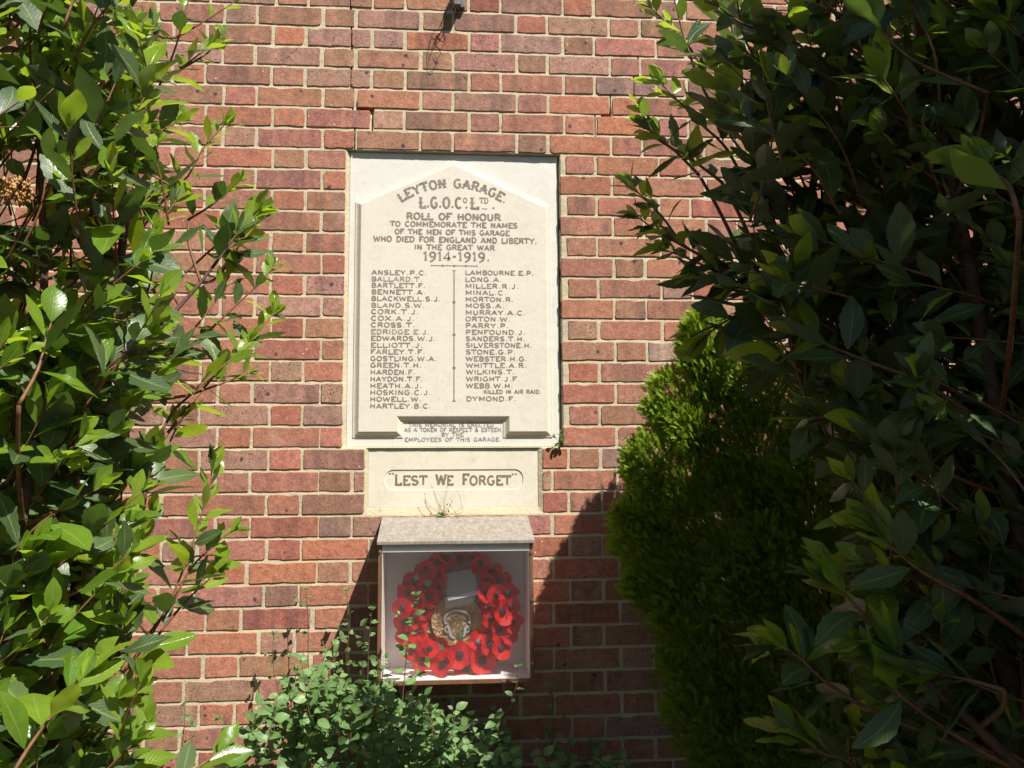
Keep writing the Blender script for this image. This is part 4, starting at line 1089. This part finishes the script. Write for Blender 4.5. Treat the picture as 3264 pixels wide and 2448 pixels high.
# right bush --------------------------------------------------------
rb = thing('evergreen_bush', 'tall shadowed evergreen bush right of the tablet, only its upper left shoots in sun', 'bush')
EXR = [
 ([(2330, 420), (2250, 300), (2190, 150), (2150, 0), (2130, -60)], .85, .80, 8, .070, .6),
 ([(2250, 230), (2180, 130), (2080, 30)], .80, .78, 5, .055, .9),
 ([(2400, 640), (2320, 480), (2240, 400), (2160, 320), (2110, 270)], .95, .85, 8, .075, .9),
 ([(2420, 560), (2380, 450), (2330, 330), (2280, 230)], 1.0, .95, 8, .085, 1.0),
 ([(2500, 620), (2400, 520), (2320, 420), (2300, 330)], 1.0, .95, 6, .080, .9),
 ([(2300, 580), (2220, 520), (2130, 460), (2060, 410)], .85, .78, 8, .058, .6),
 ([(2230, 560), (2150, 480), (2080, 430), (2040, 350)], .80, .75, 6, .052, .5),
 ([(2290, 830), (2190, 790), (2110, 690), (2060, 640), (2010, 590)], .80, .72, 10, .060, .45),
 ([(2280, 840), (2170, 780), (2100, 740), (2030, 690)], .80, .72, 9, .060, .35),
 ([(2350, 900), (2230, 840), (2130, 800)], .85, .75, 7, .065, .25),
 ([(2450, 880), (2330, 900), (2240, 900)], .90, .80, 6, .090, .2, 1.3),
 ([(2600, 1000), (2470, 980), (2340, 1010), (2260, 1060)], .95, .90, 7, .095, .1, 1.3),
 ([(2700, 300), (2640, 180), (2610, 90), (2600, 20)], 1.1, 1.0, 7, .080, 1.0),
 ([(2560, 420), (2500, 330), (2490, 250), (2480, 200)], 1.05, 1.0, 5, .080, .9),
 ([(3250, 700), (3220, 600), (3180, 560), (3130, 530)], 1.6, 1.55, 5, .085, .6),
 ([(2750, 2250), (2640, 2180), (2540, 2090), (2480, 2060)], 1.30, 1.25, 8, .075, .6),
 ([(2930, 2130), (2800, 2010), (2700, 1900), (2660, 1850)], 1.35, 1.30, 8, .085, .6),
 ([(3080, 1900), (2950, 1830), (2860, 1760), (2800, 1700)], 1.4, 1.35, 8, .085, .6),
 ([(3100, 2380), (2980, 2300), (2850, 2200), (2800, 2130)], 1.4, 1.35, 8, .085, .5),
 ([(2900, 1200), (2760, 1150), (2640, 1100), (2560, 1060)], 1.3, 1.2, 7, .095, .2),
 ([(3000, 1500), (2850, 1400), (2700, 1340), (2600, 1330)], 1.3, 1.2, 7, .090, .4),
 ([(2800, 2600), (2720, 2440), (2620, 2400), (2540, 2340)], 1.3, 1.25, 6, .085, .5),
 ([(3200, 2200), (3100, 2170), (3000, 2150)], 1.45, 1.4, 7, .080, .5),
 ([(3150, 300), (3090, 180), (3060, 60), (3040, -20)], 1.3, 1.2, 8, .080, .8),
 ([(2900, 420), (2850, 300), (2800, 200), (2790, 120)], 1.2, 1.1, 7, .080, .5),
]
PR = [(2230, -700), (2230, 60), (2330, 300), (2360, 560), (2330, 800), (2380, 980), (2500, 1100), (2620, 1250), (2700, 1450), (2750, 1700), (2780, 1900), (2700, 2200), (2700, 2700), (4200, 2700), (4200, -1300), (2600, -1300)]
def depR(x, y):
    return random.uniform(1.1, 1.85) if x > 2700 else random.uniform(1.1, 1.7)
limbsR = [([(3400, 2900, 1.3), (3150, 1900, 1.2), (2950, 1200, 1.15), (2700, 700, 1.05), (2500, 250, .95)], 0.016, 0.006),
          ([(3500, 2900, 1.4), (3260, 1800, 1.3), (3120, 1000, 1.25), (2980, 300, 1.2), (2900, -300, 1.2)], 0.016, 0.006),
          ([(2950, 1200, 1.15), (2700, 960, 1.05), (2480, 860, .92), (2300, 840, .82)], 0.008, 0.003),
          ([(2700, 700, 1.05), (2500, 560, .98), (2380, 330, .92), (2330, 60, .9)], 0.008, 0.003),
          ([(3300, 2500, 1.4), (3050, 2260, 1.4), (2850, 2080, 1.35)], 0.009, 0.004)]
bush(rb, EXR, PR, 2100, depR, lambda x, y: (-0.65, -0.2, 0.45), 0.070, 0.120, lambda x, y: 0.30 if y < 300 else 0.10, limbsR, 0.45, blocks_sun)

# ------------------------------------------------------------------ conifer
con = thing('conifer', 'feathery golden green conifer against the wall under the right bush, its tip in sun', 'conifer')
M_CON = mat_leaf('conifer spray', (0.140, 0.245, 0.020), (0.290, 0.390, 0.035), (0.20, 0.30, 0.04), (0.50, 0.70, 0.03), 0.55, 0.33, 0.25, vein=0, spec=0.3)
M_CBR = mat_plain('green brown branchlet', (0.07, 0.075, 0.025), 0.7, 0.4, 60, 0.3)
def sprig(seed):
    r_ = random.Random(seed); vs, fs = [], []
    def blade(p, d, l, w, nrm):
        d = d.normalized(); s_ = d.cross(nrm).normalized()*w; k = len(vs)
        vs.extend([p-s_*0.6, p+s_*0.6, p+d*l*0.6+s_, p+d*l*0.6-s_, p+d*l]); fs.extend([(k, k+1, k+2, k+3), (k+3, k+2, k+4)])
    nrm = Vector((0, 0, 1)); blade(Vector((0, 0, 0)), Vector((0, 1, 0)), 1, 0.035, nrm)
    for i in range(9):
        t = 0.12+0.80*i/9; s_ = 1 if i % 2 else -1; l = 0.42*(1-0.55*t)*r_.uniform(0.8, 1.25)
        d = Vector((s_*r_.uniform(0.45, 0.8), 1, r_.uniform(-0.25, 0.3)))
        p = Vector((0, t, 0)); blade(p, d, l, 0.042, nrm)
        if i < 5: blade(p+d.normalized()*l*0.4, Vector((s_*0.1, 1, r_.uniform(-.3, .3))), l*0.55, 0.036, nrm)
    return np.array([tuple(v) for v in vs]), fs
SPR = [sprig(i) for i in range(8)]
def foliage_mass(name, items, mat, root):
    VV, LI, LS, RN_ = [], [], [], []; nv = nl = 0
    for (v, m) in items:
        A, fs = SPR[v]; Mx = np.array(m); VV.append(A @ Mx[:3, :3].T+Mx[:3, 3]); RN_.append(np.full(len(A), random.random()))
        for f in fs: LS.append(nl); nl += len(f); LI += [q_+nv for q_ in f]
        nv += len(A)
    me = bpy.data.meshes.new(name); V_ = np.concatenate(VV).astype(np.float32)
    me.vertices.add(len(V_)); me.vertices.foreach_set('co', V_.ravel()); me.loops.add(len(LI)); me.loops.foreach_set('vertex_index', np.array(LI, dtype=np.int32))
    me.polygons.add(len(LS)); me.polygons.foreach_set('loop_start', np.array(LS, dtype=np.int32)); me.update()
    u_ = me.uv_layers.new(name='UVMap'); u_.data.foreach_set('uv', np.full(len(LI)*2, 0.2, dtype=np.float32))
    a_ = me.attributes.new('rnd', 'FLOAT', 'POINT'); a_.data.foreach_set('value', np.concatenate(RN_).astype(np.float32))
    me.materials.append(mat); me.update(); o = link(name, me, parent=root); o['kind'] = 'stuff'; return o
items = []; cst = []
plumes = [((2330, 1290), (2235, 1000), .38, 1.0), ((2330, 1330), (2190, 1090), .36, .8), ((2280, 1450), (2105, 1205), .34, .9), ((2290, 1500), (2115, 1300), .36, .8), ((2260, 1640), (2025, 1415), .34, 1.0),
          ((2270, 1760), (2070, 1540), .34, .9), ((2250, 1850), (2010, 1590), .34, .9), ((2240, 1900), (1980, 1685), .34, 1.0), ((2300, 2050), (2030, 1800), .36, .9), ((2350, 2200), (2110, 1950), .38, .9),
          ((2450, 1350), (2330, 1080), .42, 1.0), ((2560, 1420), (2420, 1130), .45, 1.0), ((2380, 1500), (2260, 1230), .34, 1.0), ((2500, 1650), (2360, 1330), .40, 1.1), ((2420, 1800), (2250, 1500), .36, 1.1),
          ((2700, 1500), (2560, 1180), .5, 1.0), ((2640, 1750), (2520, 1450), .5, 1.1), ((2560, 1950), (2400, 1680), .46, 1.1), ((2480, 2120), (2300, 1800), .42, 1.1), ((2850, 1600), (2740, 1250), .5, 1.1),
          ((2800, 1850), (2700, 1550), .55, 1.1), ((2700, 2050), (2560, 1760), .5, 1.1), ((2620, 2250), (2480, 1950), .46, 1.1), ((2950, 1800), (2880, 1450), .5, 1.1), ((3080, 1600), (3000, 1300), .45, 1.1),
          ((2900, 2100), (2820, 1800), .5, 1.1), ((2780, 2350), (2650, 2080), .45, 1.1), ((3100, 2000), (3050, 1700), .5, 1.1), ((3200, 1750), (3180, 1450), .45, 1.1), ((2550, 2400), (2420, 2160), .40, 1.0), ((2450, 2350), (2280, 2120), .38, .9),
          ((2360, 2330), (2130, 2080), .38, .9), ((2400, 2480), (2150, 2230), .40, 1.0), ((2520, 2600), (2230, 2380), .42, 1.0), ((2600, 2550), (2400, 2330), .45, 1.0), ((2450, 1700), (2330, 1480), .36, 1.0),
          ((2550, 1800), (2430, 1560), .40, 1.0), ((2420, 1980), (2280, 1720), .38, 1.0), ((2600, 2100), (2470, 1850), .42, 1.0), ((2750, 2550), (2600, 2300), .5, 1.1), ((2650, 1600), (2560, 1380), .45, 1.0),
          ((2260, 1250), (2205, 1035), .37, .55), ((2220, 1420), (2070, 1290), .35, .5), ((2160, 1560), (1995, 1480), .34, .5), ((2130, 1720), (1960, 1640), .34, .5), ((2180, 1950), (2000, 1860), .34, .5)]
for (b, t, d, w) in plumes:
    B = P(b[0], b[1], -(d*0.8)); T_ = P(t[0], t[1], -d); ax = (T_-B).normalized(); ln = (T_-B).length
    cst.append((smooth_line([B+Vector((0.03, 0.02, -0.04)), B.lerp(T_, .5), T_]), 0.004, 0.001))
    for k in range(int(900*w)):
        u = random.random()**0.8; rad = 0.105*w*math.sin(math.pi*min(1, (1-u)*0.9+0.06))**0.8*math.sqrt(random.random())*(1.35 if random.random() < 0.10 else 1.0)
        a = random.uniform(0, 6.28); o1 = ax.orthogonal().normalized(); o2 = ax.cross(o1); rad_d = o1*math.cos(a)+o2*math.sin(a)
        p = B.lerp(T_, u)+rad_d*rad
        if p.y > -0.01: p.y = -0.01-random.random()*0.03
        dd = ax*1.0+rad_d*random.uniform(0.2, 1.0)+Vector((random.gauss(0, .25), random.gauss(0, .25), random.gauss(0.1, .2)))
        items.append((random.randrange(8), leaf_mat(p, dd, Vector((random.gauss(0, 1), random.gauss(-.6, .6), random.gauss(0, 1))), random.uniform(0.022, 0.042))))
foliage_mass('foliage', items, M_CON, con)
mb = MB(); mb.tube([(P(2750, 2900, -.4).x, -0.32, -0.02), P(2720, 2300, -.3), P(2600, 1700, -.28), P(2420, 1250, -.28)], 0.03, 0.006, 10); mb.build('trunk', M_BARK, con, smooth=True)
mb = MB()
for sp, r0, r1 in cst: mb.tube(sp, r0, r1, 5)
o = mb.build('branchlets', M_CBR, con, smooth=True); o['kind'] = 'stuff'

# ------------------------------------------------------------------ pellitory weeds
def weed(path, d0, d1, nl, sz, label, group='weeds growing along the foot of the wall', single=True, top=True, side=0.5):
    root = thing('weed_plant', label, 'weed', group)
    pts = px_path(path, d0, d1); base = pts[0]; sp = smooth_line(pts, 4); n = len(sp)
    mb = MB(); mb.tube(sp, 0.0019, 0.0009, 5)
    lv = Leaves(); ph = random.uniform(0, 6)
    for k in range(nl):
        t = 0.05+0.93*(k/nl); f = t*(n-1); i = min(int(f), n-2); p = sp[i].lerp(sp[i+1], f-i); ax = (sp[i+1]-sp[i]).normalized()
        ph += 2.4+random.gauss(0, .3); a = Matrix.Rotation(ph, 3, ax) @ ax.orthogonal().normalized()
        a.y = a.y*0.7 if a.y < 0 else a.y*0.35
        d = a+ax*random.uniform(0.0, 0.6); s_ = sz*random.uniform(0.6, 1.25)*(1-0.45*t)
        if random.random() < side and t < 0.85:      # side twig with several leaves
            q_ = p+d.normalized()*sz*random.uniform(0.6, 1.4); mb.tube([p, q_], 0.0009, 0.0006, 4)
            for m_ in range(3):
                e = Matrix.Rotation(m_*2.1+ph, 3, d.normalized()) @ d.orthogonal().normalized()
                lv.add('weed', q_, d.normalized()*0.8+e*0.8, UPV+Vector((0, -0.8, 0)), s_*random.uniform(0.5, 0.8), random.gauss(0, .3))
        lv.add('weed', p, d, UPV*0.9+Vector((0, -0.9, 0))+ax*0.3, s_, random.gauss(0, .35))
    if top:
        for m_ in range(5):
            e = Matrix.Rotation(m_*1.3, 3, ax) @ ax.orthogonal().normalized(); lv.add('weed', sp[-1], ax*0.8+e*0.8, ax+Vector((0, -.3, 0)), sz*random.uniform(0.35, 0.6), 0)
    mb.build('stem', M_WEEDSTEM, root, smooth=True)
    lv.finish(root, 14 if single else 0, rest='small_leaves')
    return root
G1 = 'upright weeds in front of the brick wall'
weed([(1015, 2330), (985, 2150), (982, 1990), (975, 1880)], .10, .09, 12, .036, 'slim weed standing highest against the sunny bricks left of the case', G1, side=0.25)
weed([(1130, 2330), (1105, 2150), (1112, 2000), (1105, 1885)], .12, .10, 13, .036, 'tall weed stem rising in the case shadow, nearest the left edge of the case', G1, side=0.3)
weed([(920, 2330), (885, 2200), (870, 2110), (872, 2025)], .12, .10, 11, .034, 'short weed stem alone on the sunny bricks, leftmost of the uprights', G1, side=0.2)
weed([(1150, 2340), (1170, 2200), (1175, 2060), (1185, 1945)], .22, .20, 16, .040, 'leafy weed pressed against the lower left edge of the case', G1, side=0.5)
weed([(1270, 2380), (1290, 2150), (1300, 2060), (1320, 1960), (1325, 1900)], .27, .25, 17, .044, 'weed with large leaves climbing in front of the clear pane over the red poppies', G1, side=0.25)
weed([(1065, 2330), (1070, 2230), (1065, 2140), (1062, 2055)], .16, .14, 12, .034, 'bushy weed stem midway between the two tallest ones', G1, side=0.5)
weed([(1590, 2330), (1620, 2250), (1645, 2190), (1650, 2130)], .27, .25, 8, .036, 'small weed sprig reaching the lower right corner of the case', G1, side=0.1)
weed([(1400, 2430), (1395, 2330), (1385, 2260)], .28, .26, 8, .040, 'weed sprig under the middle of the case', G1, side=0.3)
weed([(1530, 2450), (1510, 2350), (1500, 2280)], .30, .28, 8, .040, 'weed sprig right of the middle under the case', G1, side=0.3)
weed([(570, 2480), (580, 2380), (590, 2280), (585, 2250)], .14, .12, 12, .032, 'pale weed behind the lowest leaves of the left bush', G1, side=0.4)
weed([(725, 2480), (735, 2400), (720, 2310), (700, 2290)], .14, .12, 10, .032, 'weed against the shadowed bricks at the very bottom, left of the patch', G1, side=0.4)
weed([(1760, 2420), (1765, 2300), (1760, 2200)], .16, .14, 10, .042, 'dark weed in shadow right of the case', G1, side=0.3)
weed([(1870, 2480), (1880, 2420), (1885, 2370)], .16, .14, 8, .042, 'dark weed lowest and farthest right in shadow', G1, side=0.3)
# the patch that nobody could count
patch = Leaves(); pst = MB(); PWP = [(700, 2420), (820, 2240), (940, 2150), (1080, 2090), (1200, 2100), (1290, 2180), (1420, 2250), (1580, 2260), (1700, 2330), (1900, 2380), (2050, 2420), (2100, 2800), (640, 2800)]
k = 0
while k < 470:
    x, y = random.uniform(640, 2100), random.uniform(2040, 2800)
    if not inside(PWP, x, y): continue
    k += 1
    d = random.uniform(0.10, 0.55)
    tip = P(x, y, -d); ax = Vector((random.gauss(0, .25), random.gauss(-.15, .2), 1)).normalized(); base = tip-ax*random.uniform(0.10, 0.20)
    if random.random() < 0.22 and 880 < x < 1300: tip = tip+ax*random.uniform(0.05, 0.17)
    if base.y > -0.02: base.y = -0.02
    pst.tube([base, base.lerp(tip, .5)+Vector((random.gauss(0, .006), 0, 0)), tip], 0.0015, 0.0008, 4); ph = random.uniform(0, 6)
    for j in range(11):
        t = j/10; p = base.lerp(tip, t); ph += 2.4; a = Matrix.Rotation(ph, 3, ax) @ ax.orthogonal().normalized()
        if a.y > 0: a.y *= 0.4
        patch.add('weed', p, a+ax*random.uniform(0.1, 0.8), UPV*0.9+Vector((0, -0.7, 0)), (0.045-0.017*t)*random.uniform(0.55, 1.45), random.gauss(0, .4))
wp = thing('weed_patch', 'thick patch of small leaved green weeds filling the foot of the wall under the case', 'weeds')
patch.finish(wp, 280); o = pst.build('thin_stems', M_WEEDSTEM, wp); o['kind'] = 'stuff'

# small plants in the joints
def tuft(name, label, cat, c, stems_, kind='weed', sz=0.012, mat=M_WEEDSTEM, leaves=3):
    root = thing(name, label, cat); mb = MB(); lv = Leaves()
    for pts in stems_:
        pp = smooth_line(pts, 4); mb.tube(pp, 0.0007, 0.0004, 4)
        for j in range(leaves):
            i = int((j+1)/(leaves)*(len(pp)-1)); ax = (pp[i]-pp[i-1]).normalized(); a = Vector((random.gauss(0, 1), -abs(random.gauss(0, 1)), random.gauss(0, 1))).normalized()
            lv.add(kind, pp[i], a+ax*0.4, Vector((0, -1, 0.8)), sz*random.uniform(0.7, 1.3), 0)
    mb.build('stem', mat, root); lv.finish(root, 40)
c = P(1788, 1422, -0.004)
tuft('wall_plant', 'small bright green plant rooted at the bottom right corner of the tall tablet', 'plant', c,
     [[c, c+Vector((dx*0.5, -0.01, dz*0.6)), c+Vector((dx, -0.018, dz))] for dx, dz in ((-0.022, 0.030), (-0.006, 0.046), (0.008, 0.032), (-0.018, 0.012), (0.006, 0.014), (-0.004, 0.026))], sz=0.017, leaves=4)
M_DRY = mat_plain('dry stalk', (0.17, 0.12, 0.08), 0.8, 0.4, 60, 0.2)
c = P(1415, 1643, -0.006)
tuft('dry_weed', 'thin dried weed growing from the ledge below the motto', 'plant', c,
     [[c, P(1380, 1622, -.02), P(1360, 1600, -.02), P(1352, 1572, -.018)], [c, P(1392, 1600, -.02), P(1378, 1550, -.02)], [c, P(1400, 1610, -.02), P(1388, 1580, -.02), P(1376, 1546, -.018)], [c, P(1413, 1610, -.02), P(1420, 1570, -.02), P(1430, 1542, -.018)],
      [c, P(1418, 1600, -.02), P(1428, 1560, -.02)], [c, P(1440, 1600, -.02), P(1436, 1590, -.02)], [c, P(1465, 1625, -.02), P(1468, 1590, -.02), P(1456, 1560, -.018)], [c, P(1470, 1635, -.02), P(1474, 1612, -.02)]], sz=0.005, mat=M_DRY, leaves=2)
c = P(1412, 1640, -0.012)
tuft('wall_plant', 'low green cushion of leaves at the root of the dried weed on the ledge', 'plant', c,
     [[c, c+Vector((dx, -0.008, dz))] for dx, dz in ((-0.012, 0.010), (-0.004, 0.018), (0.006, 0.012), (0.014, 0.022), (0.02, 0.006), (0.05, 0.004), (-0.02, 0.004), (0.010, 0.030))], sz=0.010, leaves=3)

# ------------------------------------------------------------------ fitting with loose wires, at the top
M_GREYP = mat_plain('old grey plastic', (0.16, 0.15, 0.145), 0.5, 0.3, 30, 0.3); M_WIRE = mat_plain('black wire', (0.02, 0.02, 0.022), 0.5, 0.2, 40, 0.2)
fit = thing('wall_fitting', 'broken grey electrical fitting at the top of the wall above the tablet', 'fitting')
a = P(1446, -40, -0.03); b = P(1468, 24, -0.03)
mb = MB(); mb.box(a.x, b.x, -0.05, -0.0035, b.z, a.z); mb.build('housing', M_GREYP, fit, bevel=0.003)
mb = MB(); mb.box(b.x+0.001, b.x+0.016, -0.022, -0.0035, b.z+0.006, a.z+0.01); mb.build('bracket', M_GREYP, fit, bevel=0.002)
wr = thing('loose_wires', 'tangle of thin black loose wires hanging from the grey fitting', 'wires')
for pth in ([(1450, -10, .05), (1428, 25, .05), (1420, 60, .045), (1412, 95, .03), (1420, 130, .02), (1400, 165, .015)],
            [(1448, -8, .05), (1440, 30, .05), (1418, 50, .05), (1424, 28, .05), (1440, 14, .045), (1452, 34, .05), (1446, 40, .05), (1432, 26, .05)],
            [(1446, 0, .05), (1430, 20, .055), (1416, 48, .05), (1400, 90, .02), (1378, 110, .012), (1366, 170, .01), (1372, 228, .008), (1392, 200, .008), (1386, 172, .01)],
            [(1452, 10, .05), (1436, 34, .05), (1422, 30, .045), (1410, 66, .03), (1402, 110, .02), (1380, 150, .010), (1372, 180, .008)]):
    mb = MB(); mb.tube(smooth_line([P(x, y, -d) for x, y, d in pth], 5), 0.0011, 0.0009, 5); mb.build('wire', M_WIRE, wr, smooth=True)
# pipe behind the left bush
M_PIPE = mat_plain('pale grey plastic pipe', (0.42, 0.40, 0.44), 0.5, 0.15, 10, 0.1)
pi_ = thing('downpipe', 'narrow pale grey pipe fixed to the bricks behind the left bush', 'pipe')
xp = P(338, 650, -0.02).x
mb = MB(); mb.tube([(xp, -0.018, P(338, 420, -.02).z), (xp, -0.018, 0.05)], 0.011, 0.011, 12); mb.build('pipe', M_PIPE, pi_, smooth=True)
for z in (P(338, 600, -.02).z, 1.2):
    mb = MB(); mb.box(xp-0.016, xp+0.016, -0.031, -0.003, z-0.008, z+0.008); mb.build('clip', M_PIPE, pi_, bevel=0.002)
print('tris', sum(sum(len(p.vertices)-2 for p in o.data.polygons) for o in S.objects if o.type == 'MESH'), 'objects', len(S.objects))
